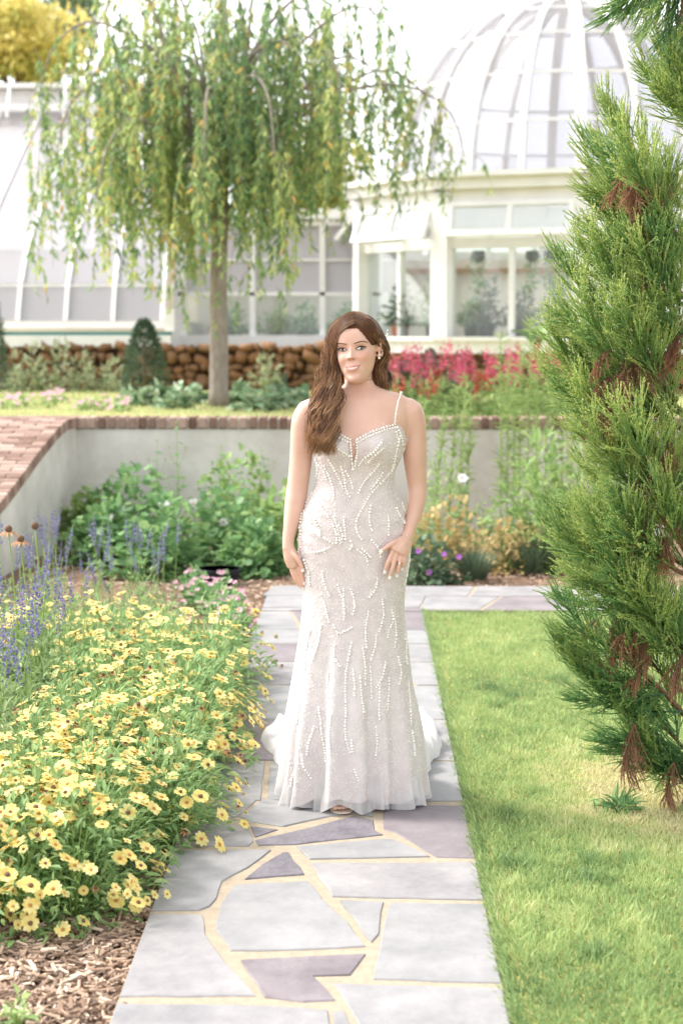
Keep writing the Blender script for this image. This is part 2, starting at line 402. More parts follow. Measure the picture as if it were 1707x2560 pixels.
# ---------------- lean-to glasshouse
GY=22.0
zl=lambda py,Y=GY: P(853,py,Y).z
gx0=P(-330,802,GY).x; gx1=P(430,802,GY).x
gh=thing('lean_to_greenhouse','long white framed greenhouse with curved whitewashed glass roof behind the weeping tree','greenhouse',(gx0,GY,TZ))
O=Vector((gx0,GY,TZ))
PR=[(0,zl(803)),(0.25,2.28),(0.68,2.74),(1.3,3.12),(2.1,3.56),(3.6,4.34),(5.2,5.12)]
PR=[(a,z-TZ) for a,z in PR]
GW=gx1-gx0
bars=[P(p,802,GY).x-gx0 for p in (-310,-192,-73,46,165,283,406)]
for bx_ in bars:
    mb=MB()
    for (a,z),(a2,z2) in zip(PR[:-1],PR[1:]): mb.beam((bx_,a,z),(bx_,a2,z2),0.055,0.08)
    mb.build('glazing_bar',m_white,gh,smooth=False)
for i,((a,z),(a2,z2)) in enumerate(zip(PR[:-1],PR[1:])):
    mb=MB(); mb.beam((0,a2,z2-0.03),(GW,a2,z2-0.03),0.05,0.05); mb.build('purlin',m_white,gh,smooth=False)
    for b0,b1_ in zip(bars[:-1],bars[1:]):
        mb=MB(); mb.add([(b0+.02,a,z+.012),(b1_-.02,a,z+.012),(b1_-.02,a2,z2+.012),(b0+.02,a2,z2+.012),(b0+.02,a,z+.004),(b1_-.02,a,z+.004),(b1_-.02,a2,z2+.004),(b0+.02,a2,z2+.004)],
              [(0,1,2,3),(7,6,5,4),(0,4,5,1),(1,5,6,2),(2,6,7,3),(3,7,4,0)])
        mb.build('pane',g_milky,gh,smooth=False)
mb=MB(); mb.box((GW/2,5.3,PR[-1][1]+0.18),(GW,0.12,0.34)); mb.box((GW/2,5.25,PR[-1][1]+0.40),(GW+.1,0.5,0.07)); mb.build('ridge_beam',m_white,gh,smooth=False)
for k_ in range(10):
    mb=MB(); mb.beam((GW*k_/9,4.75,PR[-1][1]-.13),(GW*k_/9+.0,5.05,PR[-1][1]+.42),0.05,0.05); mb.build('vent_arm',m_white,gh,smooth=False)
mb=MB(); mb.beam((0,4.72,PR[-1][1]+0.02),(GW,4.72,PR[-1][1]+0.02),0.06,0.1); mb.build('vent_rail',m_white,gh,smooth=False)
zs0=zl(866)-TZ; zs1=zl(838)-TZ; zv0=zl(820)-TZ
mb=MB(); mb.box((GW/2,-0.02,(zs0+zs1)/2),(GW,0.3,zs1-zs0)); mb.build('sill',m_white,gh,smooth=False)
mb=MB(); mb.box((GW/2,0.03,(zv0+PR[0][1])/2),(GW,0.07,PR[0][1]-zv0)); mb.build('eave_beam',m_white,gh,smooth=False)
m_bench=pm('shade dark bench',srgb(40,58,62),srgb(58,74,76),5,0.6); m_teal=pm('teal glass edge',srgb(60,130,122),None,rough=0.3)  # bench painted dark to stand in for the shaded interior behind the vents
mb=MB(); mb.box((GW/2,0.55,zs1-0.06),(GW-.1,0.9,0.05)); mb.build('bench',m_bench,gh,smooth=False)
mb=MB(); mb.box((GW/2,0.06,zs1+0.02),(GW-.02,0.012,0.045)); mb.build('glass_edge',m_teal,gh,smooth=False)
for b0,b1_,t in ((bars[3]-.06,bars[4]-.02,0.16),(bars[5]-.2,bars[5]+0.1,0.1)):
    pass
mb=MB(); mb.box((GW/2,5.4,PR[-1][1]/2),(GW,0.1,PR[-1][1])); mb.build('rear_wall',m_wallcream,gh,smooth=False)
mb=MB(); mb.box((GW-.03,2.7,PR[0][1]/2+zs0/2),(0.06,5.2,PR[0][1]-zs0)); mb.build('end_wall',m_white,gh,smooth=False)
mb=MB(); mb.box((GW-.02,-0.01,(zs1+PR[0][1]+.1)/2+.05),(0.12,0.14,PR[0][1]+.1-zs1)); mb.build('corner_post',m_white,gh,smooth=False)
# foundation of field stones under it
fw=thing('stone_wall','low wall of rounded brown field stones below the whitewashed greenhouse','wall',(gx0,GY-0.1,TZ))
FWL=P(985,870,GY).x-gx0
mb=MB(); mb.box((FWL/2,0.12,zs0/2-.012),(FWL,0.16,zs0-.02)); mb.build('wall_core',pm('wall core',srgb(70,52,38),srgb(98,74,54),8,0.95),fw,smooth=False)
stone_run(fw,P(-30,870,GY).x-gx0,FWL,0.0,zs0-0.02,0.0)

# ---------------- connecting glass wing
CY=23.0; cx0=P(446,800,CY).x; cx1=P(1010,800,CY).x; CW=cx1-cx0
cw=thing('glass_corridor','white framed glass corridor joining the greenhouse to the domed conservatory','greenhouse',(cx0,CY,TZ))
def zc(py): return P(853,py,CY).z-TZ
def pane(parent,x0,x1,z0,z1,y,m,th=0.008):
    mb=MB(); mb.box(((x0+x1)/2,y,(z0+z1)/2),(x1-x0,th,z1-z0)); return mb.build('pane',m,parent,smooth=False)
posts=[P(p,800,CY).x-cx0 for p in (452,632,806,940,1005)]
for i,x in enumerate(posts):
    w=0.16 if i in (0,3) else 0.075
    mb=MB(); mb.box((x,0,(zc(840)+zc(545))/2),(w,0.12,zc(545)-zc(840))); mb.build('post',m_white,cw,smooth=False)
for py,h,dep in ((537,0.12,0.3),(560,0.06,0.14),(735,0.045,0.1),(650,0.03,0.06)):
    mb=MB(); mb.box((CW/2,-0.01 if py!=537 else -.05,zc(py)),(CW,dep,h)); mb.build('rail',m_white,cw,smooth=False)
mb=MB(); mb.box((CW/2,-.03,(zc(838)+zc(866))/2),(CW,0.26,zc(838)-zc(866))); mb.build('sill',m_white,cw,smooth=False)
mb=MB(); mb.box((CW/2,-.0,zc(866)/2),(CW,0.2,zc(866)-.01)); mb.build('foundation',m_stucco,cw,smooth=False)
for a,b in zip(posts[:-1],posts[1:]):
    pane(cw,a+.03,b-.03,zc(735)+.02,zc(650)-.01,0.01,g_milky); pane(cw,a+.03,b-.03,zc(650)+.01,zc(562)-.02,0.01,g_milky)
    pane(cw,a+.03,b-.03,zc(837),zc(735)-.02,0.01,g_clear)
mb=MB(); mb.box((CW/2,2.6,(zc(700))/2),(CW,0.1,zc(700))); mb.build('rear_wall',m_wallcream,cw,smooth=False)
mb=MB(); mb.add([(0,-.15,zc(540)+.05),(CW,-.15,zc(540)+.05),(CW,2.7,zc(540)+.25),(0,2.7,zc(540)+.25)],[(0,1,2,3)]); mb.build('roof_glass',g_dome,cw,smooth=False)
mb=MB(); mb.box((CW/2,1.3,zc(838)-.14),(CW,2.4,0.06)); mb.build('bench',m_bench,cw,smooth=False)

# ---------------- domed conservatory (ten sided)
DC=P(1404,829,23.0); DR=2.82; NS=10
dome=thing('domed_conservatory','white ten sided glass conservatory with ribbed glass dome','conservatory',(DC.x,23.0,TZ))
zd=lambda py,Y=20.4: P(853,py,Y).z-TZ
Z_B0=zd(884); Z_SILL=zd(842); Z_WT=zd(618); Z_T0=zd(592); Z_T1=zd(503); Z_C0=zd(480); Z_C1=zd(428)
cam_ang=math.atan2(-23.0,-DC.x)               # direction from the dome towards the camera
TH1=cam_ang+math.radians(5)
def pol(r,a,z): return Vector((r*math.cos(a),r*math.sin(a),z))
angs=[TH1+i*2*math.pi/NS for i in range(NS)]
for i,a in enumerate(angs):
    mb=MB(); q=pol(DR,a,0); rot=Matrix.Rotation(a,3,'Z')
    mb.box((q.x,q.y,(Z_B0+Z_C0)/2),(0.2,0.24,Z_C0-Z_B0+.02),rot); mb.build('post',m_white,dome,smooth=False)
def facet(i):
    a0,a1=angs[i],angs[(i+1)%NS]; p0=pol(DR,a0,0); p1=pol(DR,a1,0); 
    d=(p1-p0); L=d.length; d.normalize(); n=Vector((d.y,-d.x,0)); 
    if n.dot(p0)<0: n=-n
    return p0,d,n,L
def fbox(mbx,fc,s0,s1,z0,z1,off,th):
    p0,d,n,L=fc; M=Matrix((d,n,Vector((0,0,1)))).transposed()
    c=p0+d*((s0+s1)/2)+n*off; mbx.box((c.x,c.y,(z0+z1)/2),(s1-s0,th,z1-z0),M)
for i in range(NS):
    fc=facet(i); L=fc[3]
    mb=MB(); fbox(mb,fc,-.05,L+.05,Z_B0,Z_SILL,0.02,0.24); fbox(mb,fc,-.06,L+.06,Z_SILL-.05,Z_SILL,0.06,0.28); mb.build('sill',m_white,dome,smooth=False)
    mb=MB(); fbox(mb,fc,.0,L,Z_WT,Z_T0,0.0,0.12); mb.build('rail',m_white,dome,smooth=False)
    mb=MB(); fbox(mb,fc,-.06,L+.06,Z_T1,Z_C0+.05,0.0,0.14); fbox(mb,fc,-.09,L+.09,Z_C0+.05,Z_C1-.06,0.06,0.24); fbox(mb,fc,-.13,L+.13,Z_C1-.06,Z_C1,0.1,0.36); mb.build('cornice',m_white,dome,smooth=False)
    mb=MB(); fbox(mb,fc,L/2-.035,L/2+.035,Z_SILL,Z_WT,0.0,0.09); mb.build('mullion',m_white,dome,smooth=False)
    mb=MB(); fbox(mb,fc,-.02,L+.02,-0.05,Z_B0,-0.06,0.16); mb.build('foundation',m_stone,dome,smooth=False)
    for s0,s1 in ((.1,L/2-.04),(L/2+.04,L-.1)):
        mb=MB(); fbox(mb,fc,s0,s1,Z_SILL,Z_WT,0.0,0.008); mb.build('pane',g_clear,dome,smooth=False)
    # hopper vent in the transom, hinged at the top and pushed out
    p0,d,n,_=fc; ang=R(38 if i in (7,) else 20); hgt=Z_T1-Z_T0+.02
    dn=(n*math.sin(ang)-Vector((0,0,1))*math.cos(ang)); nn=(n*math.cos(ang)+Vector((0,0,1))*math.sin(ang))
    M=Matrix((d,nn,dn)).transposed(); top=p0+n*0.09+Vector((0,0,Z_T1))
    mb=MB()
    def hb(s0,s1,t0,t1,th=0.05):
        c=top+d*((s0+s1)/2)+dn*((t0+t1)/2); mb.box(c,(s1-s0,th,t1-t0),M)
    hb(.09,L-.09,0,.06); hb(.09,L-.09,hgt-.075,hgt); hb(.09,.16,.06,hgt-.075); hb(L-.16,L-.09,.06,hgt-.075); hb(L/2-.035,L/2+.035,.06,hgt-.075)
    vent=mb.build('vent_sash',m_white,dome,smooth=False)
    mb=MB(); hb(.16,L-.16,.06,hgt-.075,0.006); mb.build('pane',g_milky if i==7 else g_clear,vent,smooth=False)
# dome ribs and panes
Rb=2.28; Hd=P(853,6,23.0).z-TZ-Z_C1
def dprof(t):                                   # t 0..1 from base to crown
    u=t*math.pi/2; return Rb*math.cos(u)**0.92, Z_C1+Hd*math.sin(u)**0.98
tt=np.linspace(0,0.94,13)
for k_ in range(NS*2):
    a=TH1+k_*math.pi/NS; main=(k_%2==0); w=0.13 if main else 0.075
    mb=MB()
    for t0,t1 in zip(tt[:-1],tt[1:]):
        r0,z0=dprof(t0); r1,z1=dprof(t1); A=pol(r0,a,z0); B=pol(r1,a,z1); mb.beam(A,B,w,0.09,up=(math.cos(a),math.sin(a),0.3))
    mb.build('rib',m_white,dome,smooth=False)
tiers=[0,0.17,0.34,0.52,0.70,0.94]
for ti,(t0,t1) in enumerate(zip(tiers[:-1],tiers[1:])):
    r0,z0=dprof(t0); r1,z1=dprof(t1)
    mb=MB()
    for k_ in range(NS*2):
        a,b=TH1+k_*math.pi/NS,TH1+(k_+1)*math.pi/NS
        mb.beam(pol(r1,a,z1),pol(r1,b,z1),0.035,0.035)
    mb.build('glazing_ring',m_white,dome,smooth=False)
    for k_ in range(NS*2):
        a,b=TH1+k_*math.pi/NS,TH1+(k_+1)*math.pi/NS
        mb=MB(); g=[]
        for t in np.linspace(t0,t1,4):
            r_,z_=dprof(t); g.append([pol(r_-.01,a+.008,z_),pol(r_-.01,b-.008,z_)])
        mb.grid(np.array(g)); mb.build('pane',g_dome,dome,smooth=False)
r_,z_=dprof(0.94)
mb=MB(); mb.tube([(0,0,z_-.05),(0,0,z_+.12),(0,0,z_+.2),(0,0,z_+.5),(0,0,z_+.62),(0,0,z_+.9)],[r_+.05,r_+.05,.14,.1,.14,.01],16); mb.build('finial',m_white,dome)
mb=MB(); mb.tube([(0,0,Z_SILL-.12),(0,0,Z_SILL-.05)],[DR-.35,DR-.35],20); mb.build('interior_floor',m_stucco,dome,smooth=False)
# interior back wall (solid gable that joins the house behind)
mb=MB(); M=Matrix.Rotation(cam_ang+math.pi/2,3,'Z'); c=pol(0.9,cam_ang+math.pi,0); mb.box((c.x,c.y,(Z_SILL-.05+Z_WT)/2),(4.6,0.08,Z_WT-Z_SILL+.05),M); mb.build('interior_wall',m_wallcream,dome,smooth=False)
mb=MB(); c=pol(0.78,cam_ang+math.pi,0); mb.box((c.x,c.y,Z_WT-.16),(4.4,0.1,0.07),M); mb.build('shelf_beam',m_wood,dome,smooth=False)
fs=thing('stone_wall','curved footing of brown field stones under the domed conservatory','wall',(DC.x,23.0,TZ))
for i in range(6,10):
    fc=facet(i%NS); p0,d,n,L=fc; rot=math.atan2(d.y,d.x)
    stone_run(fs,0,L-.05,0.0,Z_B0-.01,(-0.03 if True else 0),rot,0.13,(p0.x,p0.y))
# wing continuing on the far side of the dome
rx0=DC.x+DR-.1
rw=thing('glass_corridor','white framed glass corridor beyond the dome, hidden behind the feathery conifer','greenhouse',(rx0,CY,TZ))
for i,x in enumerate(np.linspace(0,3.6,5)):
    mb=MB(); mb.box((x,0,(zc(840)+zc(545))/2),(0.09,0.12,zc(545)-zc(840))); mb.build('post',m_white,rw,smooth=False)
    if i<4:
        pane(rw,x+.04,x+.86,zc(837),zc(735)-.02,0.01,g_clear); pane(rw,x+.04,x+.86,zc(735)+.02,zc(562)-.02,0.01,g_milky)
for py,h,dep in ((537,0.12,0.3),(560,0.06,0.14),(735,0.045,0.1)):
    mb=MB(); mb.box((1.8,-.01,zc(py)),(3.7,dep,h)); mb.build('rail',m_white,rw,smooth=False)
mb=MB(); mb.box((1.8,-.03,(zc(838))/2),(3.7,0.26,zc(838))); mb.build('sill',m_white,rw,smooth=False)
mb=MB(); mb.box((1.8,2.6,zc(600)/2),(3.7,0.1,zc(600))); mb.build('rear_wall',m_wallcream,rw,smooth=False)
# ============================================================ THE BRIDE
YW=5.85
BASE=Vector((P(893,1500,YW).x,YW,0.0))
def Wp(px,py,dy=0.0): return P(px,py,YW+dy)-BASE
def cspline(xs,ys):
    xs=np.asarray(xs,float); ys=np.asarray(ys,float); o=np.argsort(xs); xs=xs[o]; ys=ys[o]
    d=np.gradient(ys,xs)
    def f(x):
        x=np.clip(x,xs[0],xs[-1]); i=np.clip(np.searchsorted(xs,x)-1,0,len(xs)-2); h=xs[i+1]-xs[i]; t=(x-xs[i])/h
        return (2*t**3-3*t**2+1)*ys[i]+(t**3-2*t**2+t)*h*d[i]+(-2*t**3+3*t**2)*ys[i+1]+(t**3-t**2)*h*d[i+1]
    return f
def path3(pts,n=24):
    pts=np.array([list(p) for p in pts],float); u=np.concatenate([[0],np.cumsum(np.linalg.norm(np.diff(pts,axis=0),axis=1))])
    t=np.linspace(0,u[-1],n); return np.stack([cspline(u,pts[:,k])(t) for k in range(3)],-1), t/u[-1], u/u[-1]
# ---- torso cross sections: py, left px, right px, front depth, back depth
TORSO=[(950,864,932,.034,.062),(964,857,940,.036,.062),(974,838,962,.040,.062),(983,806,996,.048,.064),(994,780,1018,.060,.068),(1010,770,1028,.072,.078),(1030,769,1028,.084,.086),
 (1060,770,1026,.094,.090),(1085,776,1018,.100,.090),(1110,782,1010,.102,.089),(1135,787,1002,.100,.088),(1168,793,987,.090,.085),(1215,793,982,.084,.085),(1240,781,990,.089,.090),
 (1280,761,1007,.098,.105),(1323,752,1015,.105,.118),(1365,750,1020,.108,.125),(1393,753,1020,.108,.125),(1421,758,1016,.108,.12),(1477,764,1007,.110,.115)]
SKIRT=[(1520,761,1006,.115,.125),(1563,756,1009,.12,.13),(1629,748,1015,.132,.15),(1712,737,1022,.152,.19),(1762,730,1032,.166,.24),(1812,723,1040,.178,.30),(1878,718,1046,.19,.36),(1944,714,1048,.197,.41),(2060,713,1046,.202,.45)]
def section_fns(rows):
    z=[Wp(853,r[0]).z for r in rows]; xl=[Wp(r[1],r[0]).x for r in rows]; xr=[Wp(r[2],r[0]).x for r in rows]
    return [cspline(z,v) for v in (xl,xr,[r[3] for r in rows],[r[4] for r in rows])],min(z),max(z)
(TL,TR,TF,TB),TZ0,TZ1=section_fns(TORSO+SKIRT)
EXP=0.88
bustc=[(Wp(838,1116).x,Wp(838,1116).z),(Wp(944,1114).x,Wp(944,1114).z)]
def torso(th,z,off=0.0):
    th=np.asarray(th,float); z=np.asarray(z,float)
    a=(TR(z)-TL(z))/2+off; cx=(TR(z)+TL(z))/2; c=np.cos(th); s=np.sin(th)
    x=cx+a*np.sign(c)*np.abs(c)**EXP
    dep=np.where(s<0,TF(z),TB(z))+off
    y=dep*np.sign(s)*np.abs(s)**EXP
    b=0
    for bx_,bz in bustc: b=b+0.036*np.exp(-((x-bx_)**2/(2*.036**2)+(z-bz)**2/(2*.036**2)))
    y=y-np.where(s<0,b*np.clip(-s*2.2,0,1),0)
    return x,y,z
def theta_of(x,z):          # front side angle for a given x
    a=(TR(z)-TL(z))/2; cx=(TR(z)+TL(z))/2; u=np.clip((x-cx)/a,-.999,.999); c=np.sign(u)*np.abs(u)**(1/EXP); return -np.arccos(c)

# ---- head
HZ=[0.0,.006,.016,.030,.046,.064,.084,.104,.122,.140,.160,.180,.198,.212,.222,.226]
HF=[.060,.076,.0845,.0855,.0855,.0850,.0845,.0835,.0815,.0840,.0825,.0745,.0600,.0410,.0180,.004]
HW=[.016,.026,.036,.0440,.0510,.0565,.0615,.0660,.0685,.0700,.0705,.0680,.0600,.0460,.0260,.004]
HB=[-.02,-.010,.005,.025,.045,.062,.074,.083,.090,.095,.096,.092,.082,.064,.036,.004]
hf,hw,hb=cspline(HZ,HF),cspline(HZ,HW),cspline(HZ,HB)
HE=0.84
def g2(x,z,x0,z0,sx,sz): return np.exp(-((x-x0)**2/(2*sx*sx)+(z-z0)**2/(2*sz*sz)))
def feat(x,z):
    r=np.clip((0.132-z)/0.044,0,1)*np.clip((z-.078)/.010,0,1)
    f=(.004+.019*r**1.25)*np.exp(-(x/(0.0058+0.0034*r))**2)*np.clip((0.140-z)/.02,0,1)*np.clip((z-.079)/.008,0,1)
    for s in (-1,1):
        f+=.0055*g2(x,z,s*.0105,.0880,.0046,.005)
        f+=-.0105*g2(x,z,s*.030,.1145,.012,.0085)+.0025*g2(x,z,s*.028,.134,.014,.006)
        f+=.0075*g2(x,z,s*.040,.083,.014,.012)
        for nx,nz in ((.018,.078),(.0225,.071),(.027,.063),(.030,.055)): f+=-.0022*g2(x,z,s*nx,nz,.0030,.0042)
        f+=-.0025*g2(x,z,s*.031,.060,.006,.010)
    f+=.0055*g2(x,z,0,.014,.014,.010)+.0045*g2(x,z,0,.0545,.022,.010)-.0030*g2(x,z,0,.0350,.016,.005)
    return f
def hsurf(x,z):
    u=np.clip(np.abs(x)/hw(z),0,.999); c=u**(1/HE); return hf(z)*np.sqrt(1-c*c)**HE+feat(x,z)
AX=Wp(898,957,-0.026)
HM=Matrix.Translation(AX)@Matrix.Rotation(R(-12),4,'Z')@Matrix.Rotation(R(-5),4,'Y')@Matrix.Rotation(R(2),4,'X')
HS=1.035
def H(x,f,z): return HM@Vector((x*HS,-f*HS,z*HS))
HMn=np.array(HM); HINV=np.array(HM.inverted())
def Hn(x,f,z):
    p=np.stack([np.asarray(x)*HS,-np.asarray(f)*HS,np.asarray(z)*HS,np.ones_like(np.asarray(x,float))],-1); return (p@HMn.T)[...,:3]
body=MB()
zz=np.linspace(0,.226,110); th=np.linspace(0,2*np.pi,160,endpoint=False)
T,Z=np.meshgrid(th,zz); c,s=np.cos(T),np.sin(T)     # s>0 front
x=hw(Z)*np.sign(c)*np.abs(c)**HE
f_=np.where(s>0,hf(Z)*np.abs(s)**HE+feat(x,Z)*np.clip(s*3,0,1),-hb(Z)*np.abs(s)**HE)
gv=Hn(x,f_,Z); body.grid(gv,closeu=True)
n0=body.n; body.add([gv[0].mean(0)],[]); 
for gg,flip in ((gv[0],True),(gv[-1],False)):
    k=len(gg); vv=np.concatenate([gg,gg.mean(0)[None]]); ii=np.arange(k); fa=np.stack([ii,(ii+1)%k,np.full(k,k)],-1)
    body.add(vv,fa[:,::-1] if flip else fa)
# ears
for sx in (-1,1):
    a=np.linspace(0,2*np.pi,20,endpoint=False); 
    ring=[H(sx*(.074+.010*max(0,-math.cos(q))*0+.008*(1 if True else 0)*(0.5-0.5*math.cos(q-2.6))),-.012-.012*math.cos(q),.112+.029*math.sin(q)-.004*math.cos(q)) for q in a]
    ring.append(ring[0]); body.tube([list(p) for p in ring],.0042,8,cap=False)
    body.tube([list(H(sx*.066,-.008,.100)),list(H(sx*.074,-.010,.112)),list(H(sx*.075,-.012,.125))],[.012,.0125,.009],10)
    body.tube([list(H(sx*.069,.000,.088)),list(H(sx*.074,-.003,.084)),list(H(sx*.074,-.004,.081))],[.007,.0065,.003],8)
# torso
zt=np.linspace(Wp(853,1500).z,TZ1,90); th=np.linspace(0,2*np.pi,96,endpoint=False); T,Z=np.meshgrid(th,zt)
gv=np.stack(torso(T,Z),-1); body.grid(gv,closeu=True)
for gg,flip in ((gv[0],True),(gv[-1],False)):
    k=len(gg); vv=np.concatenate([gg,gg.mean(0)[None]]); ii=np.arange(k); fa=np.stack([ii,(ii+1)%k,np.full(k,k)],-1); body.add(vv,fa[:,::-1] if flip else fa)
# neck up into the skull
body.tube([list(Wp(899,1005,.018)),list(Wp(898,975,.016)),list(Wp(895,945,.014)),list(Wp(893,915,.015))],[.062,.0500,.0480,.050],20)
def limb(pts,n=26,sides=18,flat=None):
    """pts: (px,py,dy,radius)"""
    q,t,u=path3([Wp(p[0],p[1],p[2]) for p in pts],n); r=cspline(u,[p[3] for p in pts])(t); body.tube(q,r,sides,flat=flat)
# arms
limb([(1000,1016,.0,.030),(1022,1024,.002,.0440),(1033,1052,.006,.0435),(1036,1085,.01,.0415),(1036,1132,.016,.0415),(1040,1185,.026,.0375),(1043,1218,.030,.0345),(1041,1250,.018,.0335),(1035,1282,-.008,.0285),(1027,1312,-.036,.0225),(1020,1336,-.058,.0205),(1012,1352,-.072,.0215)])
limb([(800,1018,.0,.030),(775,1026,.002,.0440),(760,1052,.004,.0435),(755,1085,.006,.0405),(753,1132,.010,.0400),(749,1180,.012,.0390),(743,1224,.010,.0380),(738,1258,.002,.0370),(731,1296,-.010,.0310),(724,1330,-.022,.0240),(720,1356,-.030,.0208),(721,1374,-.034,.0215)])
# hand resting on the hip
def finger(pts,r,name=None):
    q,t,u=path3([Wp(*p) for p in pts],14); rr=np.interp(t,[0,.3,.55,.85,1],[r*1.12,r*1.05,r,r*.86,r*.55]); body.tube(q,rr,10); return q
palm=[[(1013,1352,-.074,.021),(1002,1366,-.092,.024),(990,1382,-.106,.020)],[(1016,1352,-.066,.020),(1012,1372,-.084,.021),(1006,1388,-.094,.018)],[(1010,1350,-.076,.019),(993,1362,-.098,.019),(982,1378,-.112,.016)],[(1014,1354,-.072,.020),(1007,1370,-.090,.022),(999,1386,-.102,.019)]]
for p in palm: limb(p,10,12)
nails=[]
F1=[[(981,1378,-.112),(974,1396,-.124),(966,1414,-.126),(960.5,1434,-.121)],
    [(990,1384,-.108),(985,1404,-.122),(979,1426,-.125),(973,1448,-.119)],
    [(1000,1387,-.102),(999,1406,-.116),(995,1424,-.118),(991,1442,-.112)],
    [(1009,1386,-.094),(1010,1400,-.106),(1007,1412,-.107),(1004,1424,-.103)]]
for p,r in zip(F1,(.0078,.0080,.0076,.0066)): nails.append((finger(p,r),r,(0,-1,0.1)))
nails.append((finger([(1003,1352,-.084),(985,1356,-.112),(968,1367,-.122),(948,1383,-.119)],.0088),.0085,(0,-1,.4)))
# hand hanging beside the thigh
for p in [[(722,1372,-.034,.0205),(732,1392,-.034,.0225),(742,1414,-.034,.0170)],[(719,1372,-.028,.018),(724,1394,-.022,.021),(730,1418,-.018,.0165)],[(721,1374,-.03,.02),(728,1394,-.03,.022),(736,1418,-.028,.0170)]]: limb(p,10,12)
F2=[[(744,1412,-.038),(752,1430,-.044),(757,1446,-.044),(760.5,1462,-.040)],
    [(738,1418,-.028),(745,1438,-.030),(752,1456,-.030),(759,1475,-.026)],
    [(732,1420,-.018),(738,1442,-.018),(745,1458,-.016),(753,1472,-.012)],
    [(726,1416,-.008),(731,1434,-.006),(737,1448,-.004),(744,1460,.0)]]
for p,r in zip(F2,(.0078,.0080,.0074,.0064)): nails.append((finger(p,r),r,(0.4,-1,0)))
nails.append((finger([(729,1378,-.046),(742,1394,-.060),(751,1410,-.062),(757,1430,-.058)],.0088),.0085,(0.3,-1,0)))
# legs and feet (under the gown)
LX=Wp(853,2030).x
for hx,fx,fy in ((-.085,LX+.004,-.085),(.085,.075,.12)):
    q,t,u=path3([(hx,0.0,.80),(hx*.95,-.01,.62),(fx*.6+hx*.4,fy*.3-.02,.46),(fx,fy*.8+.03,.26),(fx,fy+.045,.125)],24)
    body.tube(q,cspline(u,[.088,.075,.052,.050,.033])(t),16)
    q,t,u=path3([(fx,fy+.055,.115),(fx,fy+.02,.085),(fx,fy-.03,.045),(fx,fy-.075,.024)],14); body.tube(q,cspline(u,[.030,.032,.030,.026])(t),14)
    for k_,(ox,ln_,rr_) in enumerate(((-.024,.034,.0115),(-.007,.033,.0088),(.006,.029,.0084),(.017,.023,.008),(.027,.016,.0075))):
        q,t,u=path3([(fx+ox*.8,fy-.062,.026),(fx+ox,fy-.08-ln_*.5,.023),(fx+ox,fy-.082-ln_,.0175)],8); body.tube(q,[rr_*.9]*6+[rr_*.85,rr_*.5],8)
skin=pm('skin',srgb(210,169,149),srgb(222,184,165),9,0.44,0.05,420,spec=0.4,sss=0.06)
tmp=link('person',body.mesh('person_src',skin))
md=tmp.modifiers.new('r','REMESH'); md.mode='VOXEL'; md.voxel_size=0.0026; md.use_smooth_shade=True
ms=tmp.modifiers.new('s','SMOOTH'); ms.factor=0.5; ms.iterations=6
dg=bpy.context.evaluated_depsgraph_get(); me=bpy.data.meshes.new_from_object(tmp.evaluated_get(dg)); bpy.data.objects.remove(tmp)
zn_,zw_=Wp(853,990).z,Wp(853,1335).z
tmp=link('person',me); vg=tmp.vertex_groups.new(name='w'); co=np.empty(len(me.vertices)*3); me.vertices.foreach_get('co',co); co=co.reshape(-1,3)
zw_=np.where(co[:,0]<0,Wp(853,1392).z,Wp(853,1346).z); w_=np.clip((zn_-co[:,2])/.03,0,1)*np.clip((co[:,2]-zw_)/.03,0,1)
for lv in range(1,6):
    idx=np.nonzero(np.round(w_*5)==lv)[0]
    if len(idx): vg.add(idx.tolist(),lv/5,'REPLACE')
m3=tmp.modifiers.new('s','SMOOTH'); m3.factor=.5; m3.iterations=40; m3.vertex_group='w'
dg=bpy.context.evaluated_depsgraph_get(); me=bpy.data.meshes.new_from_object(tmp.evaluated_get(dg)); bpy.data.objects.remove(tmp)
me.name='person'; me.materials.clear(); me.materials.append(skin)
for p in me.polygons: p.use_smooth=True
# natural colour of the skin: flushed cheeks, nose tip, ears, knuckles
co=np.empty(len(me.vertices)*3); me.vertices.foreach_get('co',co); co=co.reshape(-1,3)
hq=(np.concatenate([co,np.ones((len(co),1))],1)@HINV.T)[:,:3]/HS; fr=(-hq[:,1]>.02)
bl=np.zeros(len(co))
for sx in (-1,1): bl+=fr*.75*g2(hq[:,0],hq[:,2],sx*.043,.086,.016,.014)+.5*np.exp(-(np.linalg.norm(hq-np.array([sx*.078,.010,.110]),axis=1)/.022)**2)-fr*.0
bl+=fr*.45*g2(hq[:,0],hq[:,2],0,.088,.010,.008)+fr*.25*g2(hq[:,0],hq[:,2],0,.012,.012,.008)
for q,r,nd in nails:
    for k_ in (4,8,12): bl+=.45*np.exp(-(np.linalg.norm(co-q[k_],axis=1)/.010)**2)
cc=np.zeros((len(co),4)); cc[:,0]=np.clip(bl,0,1); cc[:,3]=1
at=me.attributes.get('tint') or me.attributes.new('tint','FLOAT_COLOR','POINT'); at.data.foreach_set('color',cc.astype(np.float32).ravel())
nt=skin.node_tree; N=nt.nodes; bs=[n for n in N if n.type=='BSDF_PRINCIPLED'][0]; src=bs.inputs['Base Color'].links[0].from_socket
a_=N.new('ShaderNodeAttribute'); a_.attribute_name='tint'; sp=N.new('ShaderNodeSeparateColor'); nt.links.new(a_.outputs['Color'],sp.inputs[0])
mx=N.new('ShaderNodeMix'); mx.data_type='RGBA'; mx.inputs['B'].default_value=srgb(214,136,118); ml=N.new('ShaderNodeMath'); ml.operation='MULTIPLY'; ml.inputs[1].default_value=.55
